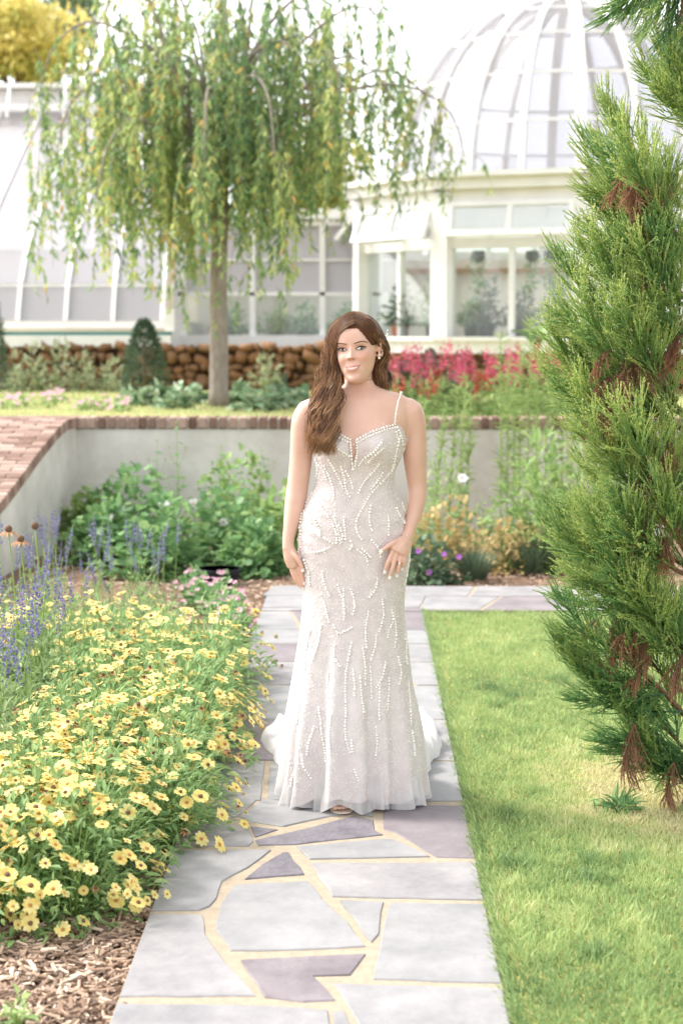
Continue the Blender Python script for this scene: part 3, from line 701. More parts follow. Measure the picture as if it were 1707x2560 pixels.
nt.links.new(sp.outputs[0],ml.inputs[0]); nt.links.new(ml.outputs[0],mx.inputs['Factor']); nt.links.new(src,mx.inputs['A']); nt.links.new(mx.outputs['Result'],bs.inputs['Base Color'])
person=link('person',me); person.location=BASE
tag(person,'smiling woman in beaded white bridal gown walking along the flagstone path','person')

# ---- face details
m_eye=pm('eye white',srgb(228,222,218),None,rough=0.25,spec=0.5); m_iris=pm('iris',srgb(74,92,104),srgb(104,122,130),300,0.25,spec=0.5); m_pup=pm('pupil',srgb(14,12,12),None,rough=0.2,spec=0.6)
m_lash=pm('lash',srgb(38,26,20),None,rough=0.7); m_brow=pm('brow hair',srgb(78,54,40),srgb(100,72,54),400,0.8); m_lip=pm('lips',srgb(204,130,120),srgb(214,142,130),120,0.38,spec=0.45); m_teeth=pm('teeth',srgb(236,230,220),None,rough=0.3,spec=0.5); m_nost=pm('nostril',srgb(150,92,78),None,rough=0.6)
def patch(name,cx,cz,hw_,up,dn,lift,mat,n=13,slant=0.0,bulge=.0018):
    g=[]
    for j in range(7):
        v=-1+2*j/6; row=[]
        for i in range(n):
            u=-1+2*i/(n-1); e=(1-abs(u)**2.0); zz_=cz+slant*u*hw_+(up if v>0 else dn)*v*e; xx=cx+u*hw_
            ff=float(hsurf(np.array(xx),np.array(zz_)))+lift+bulge*(1-u*u)*(1-v*v); row.append(list(H(xx,ff,zz_)))
        g.append(row)
    mb=MB(); mb.grid(np.array(g)); return mb.build(name,mat,person)
def curve(name,pts,rad,mat,lift,n=14,flat=None,sides=6):
    q=[list(H(x_,float(hsurf(np.array(x_),np.array(z_)))+lift,z_)) for x_,z_ in pts]; q,t,u=path3(q,n)
    mb=MB(); mb.tube(q,np.interp(t,np.linspace(0,1,len(rad)),rad),sides,mat=0,flat=flat); return mb.build(name,mat,person)
EZ=.1165; m_lid=pm('eyelid',srgb(190,142,122),srgb(200,154,134),60,0.5)
for sx in (-1,1):
    cx=sx*.0305; sl=sx*.10
    e=patch('eye',cx,EZ,.0162,.0060,.0054,.0022,m_eye,slant=sl,bulge=.0030)
    ic=cx+.0022
    for nm,rr_,mt,lf in (('iris',.0066,m_iris,.0058),('pupil',.0030,m_pup,.0062)):
        a=np.linspace(0,2*np.pi,18,endpoint=False); f0=float(hsurf(np.array(ic),np.array(EZ)))+lf
        v=[H(ic+rr_*math.cos(q),f0-.0004*0,EZ+.0004+min(rr_*math.sin(q),.0052)) for q in a]+[H(ic,f0+.0006,EZ)]
        mb=MB(); mb.add([list(p) for p in v],np.array([[i,(i+1)%18,18] for i in range(18)])); o=mb.build(nm,mt,e)
    up=[(cx-.0155,EZ-sl*.0155-.0002),(cx-.008,EZ-sl*.008+.0043),(cx,EZ+.0058),(cx+.008,EZ+sl*.008+.0043),(cx+.0155,EZ+sl*.0155-.0002)]
    if sx>0: up.append((cx+.0195,EZ+.0034)); rad=[.0009,.0015,.0020,.0022,.0023,.0007]
    else: up.insert(0,(cx-.0195,EZ+.0034)); rad=[.0007,.0023,.0022,.0020,.0015,.0009]
    curve('eyelash',up,rad,m_lash,.0042)
    curve('eyelash',[(cx-.0150,EZ-sl*.015),(cx-.007,EZ-sl*.007-.0040),(cx+.001,EZ-.0051),(cx+.008,EZ+sl*.008-.0038),(cx+.0150,EZ+sl*.015)],[.0004,.0006,.0007,.0006,.0004],m_lash,.0040)
    curve('upper_eyelid',[(cx-.0165,EZ-.001-sl*.016),(cx-.008,EZ+.0072-sl*.008),(cx,EZ+.0092),(cx+.008,EZ+.0072+sl*.008),(cx+.0165,EZ-.0005+sl*.016)],[.0010,.0026,.0030,.0026,.0010],m_lid,.0022,flat=.6)
    b=[(cx-sx*.0175,.1335),(cx-sx*.006,.1362),(cx+sx*.006,.1385),(cx+sx*.0165,.1366),(cx+sx*.0240,.1315)]
    curve('eyebrow',b,[.0024,.0036,.0033,.0026,.0011],m_brow,.0014,flat=.5)
# mouth
MW=.0250
patch_pts=[]
g=[]
for j in range(5):
    row=[]
    for i in range(17):
        u=-1+2*i/16; zu=.0570+.0050*u*u; zl_=.0500+.0120*u*u; z_=zl_+(zu-zl_)*j/4; x_=u*MW
        row.append(list(H(x_,float(hsurf(np.array(x_),np.array(z_)))+.0016-.004*u*u,z_)))
    g.append(row)
mb=MB(); mb.grid(np.array(g)); mb.build('teeth',m_teeth,person)
curve('upper_lip',[(-MW-.002,.0625),(-.016,.0605),(-.006,.0600),(0,.0590),(.006,.0600),(.016,.0605),(MW+.002,.0625)],[.0006,.0018,.0026,.0023,.0026,.0018,.0006],m_lip,.0026,20,flat=.8)
curve('lower_lip',[(-MW-.001,.0615),(-.017,.0520),(-.008,.0475),(0,.0464),(.008,.0475),(.017,.0520),(MW+.001,.0615)],[.0006,.0022,.0033,.0037,.0033,.0022,.0006],m_lip,.0030,20,flat=.8)
for sx in (-1,1):
    curve('nostril',[(sx*.0040,.0815),(sx*.0075,.0808),(sx*.0100,.0825)],[.0006,.0011,.0006],m_nost,.0034,6)
# ---- nails, ring, earrings
m_nail=pm('nail polish',srgb(238,228,224),None,rough=0.2,spec=0.5); m_gold=pm('gold',srgb(220,178,104),None,rough=0.25,metal=1.0); m_pearl=pm('pearl',srgb(246,242,234),srgb(252,249,244),60,0.2,spec=0.7)
for q,r,nd in nails:
    tip=q[-1]; d=unit(q[-1]-q[-4]); nd=unit(np.array(nd)-d*np.dot(nd,d)); sd=np.cross(d,nd); c0=q[-3]*.45+q[-2]*.55
    g=[[list(c0+d*(-.004+.0125*i/5)+sd*(w*r*.72)+nd*(r*(.86-.10*i/5)*math.sqrt(max(.05,1-.62*w*w))+.0004)) for w in (-1,-.5,0,.5,1)] for i in range(6)]
    mb=MB(); mb.grid(np.array(g)); mb.build('nail',m_nail,person)
q=nails[2][0]; i=5; d=unit(q[i+1]-q[i-1]); a=np.linspace(0,2*np.pi,19); e1=unit(np.cross(d,[0,0,1])); e2=np.cross(d,e1)
ringpts=[q[i]+.0088*(math.cos(t)*e1+math.sin(t)*e2) for t in a]
mb=MB(); mb.tube(ringpts,.0013,6,cap=False); ring=mb.build('ring',m_gold,person)
def sphere(mb,c,r,tint=.5,n=6,m=4,mat=0):
    th=np.linspace(0,2*np.pi,n,endpoint=False); ph=np.linspace(-np.pi/2,np.pi/2,m+1)[1:-1]
    v=[np.array([0,0,-1.])]+[np.array([math.cos(p)*math.cos(t),math.cos(p)*math.sin(t),math.sin(p)]) for p in ph for t in th]+[np.array([0,0,1.])]
    v=np.array(v)*r+np.array(c); f=[]
    for i in range(n):
        j=(i+1)%n; f.append((0,1+j,1+i))
        for k_ in range(m-2): f.append((1+k_*n+i,1+k_*n+j,1+(k_+1)*n+j,1+(k_+1)*n+i))
        f.append((1+(m-2)*n+i,1+(m-2)*n+j,len(v)-1))
    mb.add(v,f,mat,tint)
fd=np.array([-.1,-1,.1]); mb=MB(); sphere(mb,q[i]+unit(fd)*.0098,.0034,n=8,m=6); mb.build('gem',m_pearl,ring)
mb=MB(); sphere(mb,list(H(.0775,.004,.0865)),.0035,n=8,m=6); sphere(mb,list(H(.0765,.008,.0775)),.0048,n=8,m=6); mb.build('earring',m_pearl,person)
mb=MB()
rh=random.Random(3)
for a in range(16):
    t=a/15; p=Wp(957+10*t+rh.uniform(-3,3),876-48*t+rh.uniform(-4,4),.035+rh.uniform(-.01,.01)); sphere(mb,list(p),rh.uniform(.0016,.0036),n=8,m=6)
q,_,_=path3([Wp(957,878,.035),Wp(962,855,.035),Wp(967,828,.035)],12); mb.tube(q,.0006,5); mb.build('hair_vine',m_pearl,person)

# ---- hair
HAIR_COLS=[(0,srgb(50,31,20)),(0.3,srgb(98,66,44)),(0.6,srgb(158,113,76)),(1,srgb(220,176,130))]
m_hair=leafm('hair',HAIR_COLS,trans=0.14,rough=0.32,spec=0.7,pale=False)
hr=np.random.default_rng(11)
cap=MB(); zz=np.linspace(.060,.226,60); th=np.linspace(0,2*np.pi,110,endpoint=False); T,Z=np.meshgrid(th,zz); c,s=np.cos(T),np.sin(T)
hl=.182-.075*np.clip((np.abs(c)-.25)/.75,0,1)**1.3          # hairline height at this angle
hl=np.where(s<-.1,.02,np.where(s<.25,np.minimum(hl,.150-.0*s),hl))
off=np.where(Z>hl,.0035,-.016); off=np.where((Z<.12)&(s>-.35),-.02,off)
x=(hw(Z)+off)*np.sign(c)*np.abs(c)**HE; f_=np.where(s>0,(hf(Z)+off)*np.abs(s)**HE,-(hb(Z)+off)*np.abs(s)**HE)
top=.226+.0035; Z2=np.where(Z>.2,.2+(Z-.2)*(top-.2)/.026,Z)
cap.grid(Hn(x,f_,Z2),closeu=True,tint=hr.uniform(.2,.5,T.shape)); 
cap.build('hair_cap',pm('hair base',srgb(70,46,32),srgb(92,62,44),80,0.9,spec=0.1),person)
def strands(mb,rows,nl,ns,spread,wave,rad,seed,tintr=(.05,.95)):
    """rows: list of (px_outer,py,dy_outer, px_inner,py_inner,dy_inner) from root to tip; u runs from outer to inner"""
    g=np.random.default_rng(seed); npt=34
    A=np.array([[list(Wp(r[0],r[1],r[2])),list(Wp(r[3],r[4],r[5]))] for r in rows])   # k,2,3
    L=np.concatenate([[0],np.cumsum(np.linalg.norm(np.diff(A.mean(1),axis=0),axis=1))])
    for l in range(nl):
        u0=(l+g.uniform(0,1))/nl; ph=g.uniform(0,6.28); amp=wave*g.uniform(.6,1.4); tl=g.uniform(*tintr); endf=1-.26*g.random()**2; wl=g.uniform(.10,.15); dep=g.uniform(-1,1)
        for s_ in range(ns):
            u=np.clip(u0+g.normal(0,.02),0,1); ctrl=A[:,0]*(1-u)+A[:,1]*u
            t=np.linspace(0,L[-1]*endf*g.uniform(.95,1.0),npt); tn=t/L[-1]
            q=np.stack([cspline(L,ctrl[:,k])(t) for k in range(3)],-1)
            grow=np.clip((tn-.25)/.35,0,1)
            j=g.normal(0,1,3)*spread
            q=q+j[None,:]*(0.35+grow[:,None]*(1.2-.5*np.clip((tn[:,None]-.7)/.3,0,1)))*np.array([1,.9,.2])
            ps=ph+g.normal(0,.25)
            q[:,0]+=grow*amp*np.sin(t/wl*6.28+ps); q[:,1]+=grow*amp*.8*np.cos(t/wl*6.28+ps)+dep*.010*grow-.004
            hq=(np.concatenate([q,np.ones((npt,1))],1)@HINV.T)[:,:3]/HS; e_=(hq-np.array([0,.004,.128]))/np.array([.0730,.0915,.1010]); rr_=np.linalg.norm(e_,axis=1); lay=1.045+.05*g.random()
            push=(rr_<lay)&(hq[:,2]>.055)&(tn<.62); sc_=np.where(push,lay/np.maximum(rr_,.05),1.0)[:,None]; hq2=e_*sc_*np.array([.0730,.0915,.1010])+np.array([0,.004,.128])
            q=(np.concatenate([hq2*HS,np.ones((npt,1))],1)@HMn.T)[:,:3]
            r=rad*g.uniform(.7,1.3)*np.interp(tn,[0,.1,.8,1],[.7,1,.9,.25])
            mb.tube(q,r,3,tint=np.repeat(np.clip(.42+(tl-.42)*np.clip(tn*2.4,.2,1)+g.normal(0,.20)+.28*tn-.02,0,1),3),cap=False)
hair=MB()
LEFT=[(889,783,.03,886,817,-.086),(858,789,.03,868,823,-.092),(826,818,.02,850,838,-.088),(817,855,.015,841,866,-.080),(811,893,.005,838,905,-.062),(803,925,-.005,842,940,-.055),(797,964,-.025,843,968,-.070),(789,1015,-.055,838,1015,-.098),(783,1066,-.085,834,1062,-.128),(777,1105,-.095,829,1105,-.140),(776,1145,-.10,832,1140,-.142)]
strands(hair,LEFT,74,22,.0056,.0125,.00095,1)
RIGHT=[(889,783,.03,888,817,-.086),(918,788,.03,904,826,-.088),(946,812,.025,928,846,-.070),(958,842,.03,944,866,-.040),(966,866,.035,954,872,-.012),(964,892,.045,950,892,.020),(958,915,.05,938,918,.022),(972,940,.04,940,945,.03),(980,958,.03,950,965,.035),(972,978,.03,958,976,.035)]
strands(hair,RIGHT,40,18,.0042,.0060,.00095,2,(.0,.6))
BACK=[(870,786,.06,905,786,.06),(850,800,.10,930,800,.10),(840,850,.115,945,850,.115),(838,900,.11,950,900,.11),(830,950,.10,960,940,.10),(815,1000,.105,965,965,.105),(800,1060,.105,950,985,.105)]
strands(hair,BACK,22,12,.006,.006,.0016,3,(.05,.4))
hair=hair.build('hair',m_hair,person)
# stray hairs
mb=MB(); g=np.random.default_rng(5)
for i in range(90):
    u=g.uniform(0,1); y0=g.uniform(830,1080); x0=np.interp(y0,[824,862,918,964,1015,1066,1117],[818,812,792,785,774,771,764])+g.uniform(-2,8)
    q,_,_=path3([Wp(x0,y0,-.03),Wp(x0-g.uniform(-2,10),y0+g.uniform(14,25),-.03+g.uniform(-.02,.02)),Wp(x0-g.uniform(-6,14),y0+g.uniform(30,52),-.04),Wp(x0+g.uniform(-16,12),y0+g.uniform(50,80),-.05)],16)
    mb.tube(q,.0006,3,tint=g.uniform(.4,1),cap=False)
mb.build('stray_hair',m_hair,hair)

# ---- gown
def fabric(name,c1,c2,spark=True,trans=0.0):
    m,nt,out=nodes(name); N=nt.nodes; L=nt.links
    b=N.new('ShaderNodeBsdfPrincipled'); b.inputs['Roughness'].default_value=0.55; b.inputs['Sheen Weight'].default_value=0.25
    tc=N.new('ShaderNodeTexCoord'); n=N.new('ShaderNodeTexNoise'); n.inputs['Scale'].default_value=24; n.inputs['Detail'].default_value=6; L.new(tc.outputs['Object'],n.inputs[0])
    r=N.new('ShaderNodeValToRGB'); e=r.color_ramp.elements; e[0].position=.35; e[0].color=c1; e[1].position=.65; e[1].color=c2; L.new(n.outputs[0],r.inputs[0])
    L.new(r.outputs[0],b.inputs['Base Color'])
    v=N.new('ShaderNodeTexVoronoi'); v.inputs['Scale'].default_value=330; L.new(tc.outputs['Object'],v.inputs['Vector'])
    bp=N.new('ShaderNodeBump'); bp.inputs['Strength'].default_value=0.35 if spark else 0.1; bp.inputs['Distance'].default_value=0.003; L.new(v.outputs['Distance'],bp.inputs['Height']); L.new(bp.outputs[0],b.inputs['Normal'])
    if spark:
        mr=N.new('ShaderNodeMapRange'); mr.inputs[1].default_value=0.0; mr.inputs[2].default_value=0.5; mr.inputs[3].default_value=0.25; mr.inputs[4].default_value=0.7; L.new(v.outputs['Distance'],mr.inputs[0]); L.new(mr.outputs[0],b.inputs['Roughness'])
    if trans:
        t=N.new('ShaderNodeBsdfTransparent'); tl=N.new('ShaderNodeBsdfTranslucent'); tl.inputs[0].default_value=c2
        x1=N.new('ShaderNodeMixShader'); x1.inputs[0].default_value=.3; L.new(b.outputs[0],x1.inputs[1]); L.new(tl.outputs[0],x1.inputs[2])
        x=N.new('ShaderNodeMixShader'); x.inputs[0].default_value=trans; L.new(x1.outputs[0],x.inputs[1]); L.new(t.outputs[0],x.inputs[2]); L.new(x.outputs[0],out.inputs[0])
    else: L.new(b.outputs[0],out.inputs[0])
    return m
m_gown=fabric('beaded tulle',srgb(202,192,190),srgb(213,203,200)); m_tulle=fabric('sheer tulle',srgb(232,228,228),srgb(240,237,236),False,0.30); m_train=fabric('train fabric',srgb(230,227,224),srgb(240,238,236),False,0.12)
ZK=Wp(853,1540).z
rf=random.Random(21)
FOLDS=[(rf.uniform(5,9),rf.uniform(0,6.28),1.0),(rf.uniform(11,15),rf.uniform(0,6.28),.6),(rf.uniform(19,25),rf.uniform(0,6.28),.32)]
def gown(th,z,off=.0065):
    x,y,z=torso(th,z,off)
    k=np.clip((ZK-z)/ZK,0,1)
    w=0
    for fr,ph,am in FOLDS: w=w+am*np.sin(round(fr)*th+ph+1.3*np.sin(2*th+ph))
    w=np.sign(w)*np.abs(w)**.8*k**1.1*.022
    cx=(TR(z)+TL(z))/2; dx=x-cx; r=np.sqrt(dx*dx+y*y)+1e-6
    # small horizontal drag wrinkles at waist and hip
    hip=np.exp(-((z-Wp(853,1330).z)/.10)**2)
    w=w+hip*.0022*np.sin(z*150+np.sin(th*3)*2.5+th*4)*np.clip(np.abs(np.cos(th)),.2,1)
    return x+dx/r*w,y+y/r*w,z
NT=520
th=np.linspace(0,2*np.pi,NT,endpoint=False)
zb=Wp(853,1110).z; xb=torso(th,np.full(NT,zb),.0065)[0]
tp=[(760,1118),(784,1104),(800,1082),(834,1073),(860,1086),(870.0,1097),(876,1140),(882.5,1174),(889,1140),(895.0,1097),(915,1086),(950,1074),(983,1063),(1000,1080),(1010,1100),(1030,1118)]
ztop=np.interp(xb,[Wp(p[0],p[1]).x for p in tp],[Wp(p[0],p[1],-.1).z for p in tp])
ztop=np.where(np.sin(th)<0,ztop,Wp(853,1128).z)
NZ=130; u=np.linspace(0,1,NZ)
zbot=.030+.008*np.sin(th*9+1)+.006*np.sin(th*17)+.03*np.exp(-((np.mod(th-4.62+np.pi,2*np.pi)-np.pi)/.22)**2)
Zg=ztop[None,:]+(zbot-ztop)[None,:]*u[:,None]
Tg=np.broadcast_to(th[None,:],Zg.shape)
gv=np.stack(gown(Tg,Zg),-1); mb=MB(); mb.grid(gv,closeu=True); dress=mb.build('gown',m_gown,person)
dress['label']='fitted white bridal gown covered in pearl strings and sequins'
# sheer tulle flounce under the hem
u=np.linspace(0,1,24); Zg=.20+(.007+.008*np.sin(th*11+2)[None,:]-.20)*u[:,None]+u[:,None]*.022*np.exp(-((np.mod(th-4.62+np.pi,2*np.pi)-np.pi)/.2)**2)[None,:]; Tg=np.broadcast_to(th[None,:],Zg.shape)
X,Y,Zq=gown(Tg,Zg,.001); fl=(u[:,None]**1.5)*(.012+.012*np.sin(9*Tg+.6)+.009*np.sin(16*Tg+2)+.006*np.sin(41*Tg)); cx=(TR(Zq)+TL(Zq))/2; rr_=np.sqrt((X-cx)**2+Y**2)
gv=np.stack([X+(X-cx)/rr_*fl,Y+Y/rr_*fl,Zq],-1); mb=MB(); mb.grid(gv,closeu=True); mb.build('tulle_flounce',m_tulle,dress)
# train spread on the stones behind
def puddle(name,cx,cy,ax,ay,hh,seed,mat,nr=46,na=150,ruf=.016,power=.6):
    g=np.random.default_rng(seed); A=np.linspace(0,2*np.pi,na,endpoint=False); Rr=np.linspace(0.02,1,nr); AA,RR=np.meshgrid(A,Rr)
    edge=1+.06*np.sin(AA*3+seed)+.05*np.sin(AA*5+2*seed)+.035*np.sin(AA*11+seed)*RR
    x=cx+ax*edge*RR*np.cos(AA); y=cy+ay*edge*RR*np.sin(AA)
    z=hh*np.clip(1-RR**2,0,1)**power
    w=np.zeros_like(z)
    for k_ in range(8):
        fx,fy,ph=g.uniform(14,46),g.uniform(6,20),g.uniform(0,6.28); w+=(1-np.abs(np.sin(x*fx+y*fy+ph+1.5*np.sin(x*9+y*7))))**2
    z=z*(.75+.12*w)+ruf*.5*w*np.clip(1-RR**8,0,1)*np.clip(RR*3,.3,1)+.0095
    mb=MB(); mb.grid(np.stack([x,y,z],-1),closeu=True); return mb.build(name,mat,dress)
puddle('train',-.02,.62,.30,.66,.16,3,m_train)
puddle('train',.19,.80,.135,.44,.085,8,m_train,ruf=.024)
puddle('train',.17,.46,.12,.24,.10,12,m_train,ruf=.020)
puddle('tulle_train',-.205,.84,.17,.40,.075,5,m_tulle,ruf=.014)
puddle('tulle_train',-.19,.62,.15,.30,.085,6,m_tulle,ruf=.014)
# pearl strings
def c2(p): return (680+p[0]/3.5636,1000+p[1]/3.5636)
def c3(p): return (620+p[0]/3.0154,1480+p[1]/3.0154)
S2=[[(1100,250),(1130,320),(1150,420)],[(1090,290),(1110,380),(1100,440)],[(960,380),(900,460),(820,520),(770,590)],[(980,430),(900,500),(850,560)],[(760,350),(870,290),(1000,245),(1080,225)],[(770,372),(880,315),(1010,265),(1085,250)],
[(750,360),(758,450),(745,550),(728,630)],[(697,352),(706,450),(714,550),(720,640)],[(550,265),(620,310),(690,350)],[(545,295),(610,335),(690,380)],[(560,400),(620,450),(690,500)],[(385,470),(410,560),(420,640),(400,720)],
[(1060,600),(1050,640),(1000,700),(930,780),(860,860),(820,940),(780,1010),(750,1080),(750,1150),(775,1220),(800,1250)],[(940,580),(880,660),(820,730),(775,810),(760,850)],[(970,660),(930,730),(870,800)],[(1120,330),(1080,520),(1060,620)],
[(870,950),(860,1040),(865,1120),(890,1180)],[(1020,1040),(1025,1120),(1020,1230)],[(1140,950),(1170,1000),(1185,1080)],[(1090,980),(1130,1060),(1160,1120)],[(520,540),(560,620),(600,700),(640,800)],[(480,600),(520,690),(550,780),(560,900)],
[(560,1050),(580,1120),(600,1200),(610,1290)],[(600,1120),(630,1200),(620,1280)],[(640,1050),(650,1150),(655,1250)],[(540,1090),(580,1190),(580,1280)],[(440,1220),(500,1250),(560,1290)],[(520,1320),(460,1350),(380,1370)],
[(345,850),(315,920),(285,1020),(265,1110),(262,1200),(262,1290),(262,1350)],[(700,1260),(715,1300),(690,1340)],[(800,1330),(850,1380),(880,1420)],[(760,1340),(830,1400),(850,1470)],[(460,1540),(470,1620),(490,1680),(530,1770)],[(640,1680),(640,1780),(650,1880)],
[(700,1690),(730,1780),(740,1860)],[(590,1650),(610,1720),(640,1790)],[(930,1600),(910,1690),(850,1770)],[(1212,1380),(1206,1440),(1192,1520),(1176,1620),(1156,1680)],[(400,560),(470,640),(500,720)],[(660,640),(700,720),(720,800)],[(620,600),(650,700),(660,800),(700,880)],[(420,900),(480,1000),(520,1060)],[(330,1000),(400,1090),(440,1200)],[(880,1250),(940,1330),(960,1420)],[(300,1450),(340,1560),(350,1680)]]
S3=[[(720,90),(730,150),(725,210)],[(790,20),(800,100),(790,170)],[(650,250),(690,310),(740,290),(790,260)],[(660,400),(660,480),(700,550)],[(780,380),(760,480),(740,600),(735,720),(740,860),(735,1000),(745,1100),(780,1180)],[(790,570),(800,660),(800,760)],[(610,600),(600,690),(615,780)],
[(960,330),(950,420),(920,520)],[(1070,150),(1080,220),(1050,300),(1040,360)],[(1090,220),(1100,320),(1090,430)],[(1030,530),(1000,640),(960,720)],[(1060,650),(1060,760),(1050,880)],[(920,560),(930,700),(935,800)],[(985,700),(985,860),(990,950)],[(780,1080),(790,1180)],[(800,1290),(830,1370)],
[(530,860),(540,960),(545,1060),(570,1180),(580,1260)],[(440,1210),(450,1310),(480,1390)],[(370,1340),(350,1400),(345,1480)],[(300,1380),(292,1450),(290,1530)],[(1165,350),(1175,420),(1172,520),(1180,570)],[(1185,700),(1190,850),(1195,1000)],[(1200,1050),(1210,1130),(1215,1230)],[(430,160),(418,300),(402,420),(395,520)],
[(560,260),(540,380),(500,520)],[(480,300),(450,450),(440,600)],[(860,420),(880,560),(880,700)],[(840,620),(850,760),(870,900)],[(970,1000),(980,1120),(970,1230)],[(420,700),(400,860),(380,1000)],[(500,1000),(470,1120),(460,1210)],[(640,900),(630,1040),(640,1180)],[(1110,500),(1130,620),(1110,720)],[(900,150),(880,300),(890,420)],[(1000,60),(1010,180),(980,300)],[(560,30),(600,140),(620,240)]]
beads=MB(); small=MB(); br=np.random.default_rng(4)
def on_gown(px,py,lift):
    w=Wp(px,py,-.12); t=theta_of(np.array(w.x),np.array(w.z)); z=max(w.z,.02)
    a=np.array(gown(np.array(t),np.array(z),.0065)); b=np.array(gown(np.array(t),np.array(z),.0065+lift)); return b
for S,cv in ((S2,c2),(S3,c3)):
    for pl in S:
        pts=[cv(p) for p in pl]; pts=np.array(pts); uu=np.concatenate([[0],np.cumsum(np.linalg.norm(np.diff(pts,axis=0),axis=1))])
        t=0.0; fx,fy=cspline(uu,pts[:,0]),cspline(uu,pts[:,1]) 
        while t<uu[-1]:
            rad=br.uniform(.0034,.0052); yy_=float(fy(t)); sphere(beads,on_gown(float(fx(t)),yy_,rad*.6+max(0,(yy_-1950)/80)*.010),rad); t+=rad*2*735*br.uniform(1.0,1.15)
        for k_ in range(int(uu[-1]/2.2)):
            q=br.uniform(0,uu[-1]); sphere(small,on_gown(float(fx(q))+br.normal(0,5),float(fy(q))+br.normal(0,5),.001),br.uniform(.0010,.0020),n=4,m=3)
for k_ in range(9000):
    py=br.uniform(1085,1960); a=br.uniform(-np.pi,0); z=Wp(853,py).z
    if py<1180 and abs(a+np.pi/2)<.14: continue
    p=np.array(gown(np.array(a),np.array(z),.0072)); sphere(small,p,br.uniform(.0010,.0021),n=4,m=3)
beads.build('pearl_beading',m_pearl,dress,kind='stuff')
m_seq=pm('sequin',srgb(240,237,234),srgb(250,248,246),200,0.15,spec=1.0)
small.build('sequins',m_seq,dress,kind='stuff',smooth=False)
# shoulder straps
def strap(pts):
    q,_,_=path3(pts,30); mb=MB(); mb.tube(q,.0028,6); 
    for p in q: sphere(mb,p+br.normal(0,.0012,3)+np.array([0,-.002,.001]),br.uniform(.0030,.0042),n=8,m=5)
    mb.build('strap',m_pearl,dress)
strap([on_gown(983,1064,.002),list(Wp(989,1035,-.100)),list(Wp(994,1008,-.086)),list(Wp(1000,988,-.045)),list(Wp(1002,983,-.005)),list(Wp(1000,992,.05)),list(Wp(990,1030,.088)),list(Wp(980,1090,.096))])
strap([on_gown(806,1076,.002),list(Wp(806,1040,-.090)),list(Wp(806,1008,-.070)),list(Wp(806,988,-.035)),list(Wp(806,984,-.005)),list(Wp(790,994,.05)),list(Wp(800,1032,.088)),list(Wp(806,1090,.096))])
# sandals
m_shoe=pm('sandal',srgb(226,206,190),srgb(234,216,202),20,0.4)
for fx,fy in ((LX+.004,-.085),(.075,.12)):
    g=[]
    prof_=[(.075,.112,.024),(.04,.098,.025),(.0,.06,.027),(-.035,.022,.034),(-.07,.010,.040),(-.105,.008,.038),(-.125,.009,.026),(-.132,.010,.012)]
    mb=MB(); top=[]; bot=[]
    for dy,zt_,w in prof_: top.append([(fx-w,fy+dy,zt_),(fx,fy+dy,zt_),(fx+w,fy+dy,zt_)]); bot.append([(fx-w,fy+dy,zt_-.011),(fx,fy+dy,zt_-.011),(fx+w,fy+dy,zt_-.011)])
    top=np.array(top); bot=np.array(bot); bot[:,:,2]=np.maximum(bot[:,:,2],.001+.0055)
    mb.grid(top); mb.grid(bot[:,::-1]); mb.grid(np.stack([top[:,0],bot[:,0]],1)); mb.grid(np.stack([bot[:,2],top[:,2]],1)); mb.grid(np.stack([bot[-1],top[-1]],0))
    sh=mb.build('sandal',m_shoe,person)
    mb=MB(); mb.tube([(fx,fy+.068,.105),(fx,fy+.062,.05),(fx,fy+.058,.006)],[.022,.012,.011],10); mb.build('heel',m_shoe,sh)
    mb=MB(); a=np.linspace(-.1,np.pi+.1,14); mb.tube([(fx+.036*math.cos(t),fy-.085,.012+.032*math.sin(t)) for t in a],.006,6,flat=.4); mb.build('toe_strap',m_shoe,sh)
# ============================================================ PLANTS
gB=np.random.default_rng(99)
GREEN=[(0,srgb(52,84,40)),(.4,srgb(86,124,54)),(.75,srgb(126,158,72)),(1,srgb(172,186,104))]
m_zleaf=leafm('zinnia leaf',[(0,srgb(70,110,60)),(.5,srgb(122,162,86)),(1,srgb(178,200,128))],.38)
m_petal=leafm('zinnia petal',[(0,srgb(246,218,110)),(.5,srgb(250,230,138)),(.85,srgb(252,238,166)),(1,srgb(236,208,160))],.4,.6)
m_disc=leafm('zinnia disc',[(0,srgb(84,50,22)),(.5,srgb(170,112,38)),(1,srgb(206,150,52))],.0,.8)
m_stem=pm('green stem',srgb(112,144,70),srgb(150,174,98),40,0.6)
m_bstem=pm('brown stem',srgb(92,70,52),srgb(128,100,76),40,0.8)
m_sage=leafm('salvia leaf',[(0,srgb(78,108,62)),(.5,srgb(124,156,86)),(1,srgb(178,196,134))],.35)
m_viol=leafm('salvia bloom',[(0,srgb(72,64,128)),(.5,srgb(100,92,162)),(.8,srgb(134,124,182)),(1,srgb(172,162,190))],.25)
m_anem=leafm('anemone leaf',[(0,srgb(56,100,54)),(.5,srgb(96,146,76)),(1,srgb(158,188,110))],.35)
m_lite=leafm('light leaf',[(0,srgb(84,124,56)),(.5,srgb(134,168,84)),(1,srgb(186,202,122))],.35)
m_dkgr=leafm('dark leaf',[(0,srgb(30,52,34)),(.5,srgb(48,80,48)),(1,srgb(84,116,66))],.2)
m_tan=leafm('tan leaf',[(0,srgb(150,130,70)),(.5,srgb(196,166,104)),(1,srgb(214,190,134))],.3)
m_grey=leafm('grey green leaf',[(0,srgb(112,128,92)),(.5,srgb(150,162,116)),(1,srgb(190,196,150))],.3)
m_wpet=leafm('white petal',[(0,srgb(236,226,232)),(1,srgb(250,246,246))],.3)
m_ppet=leafm('pink petal',[(0,srgb(216,150,176)),(1,srgb(240,196,208))],.3)
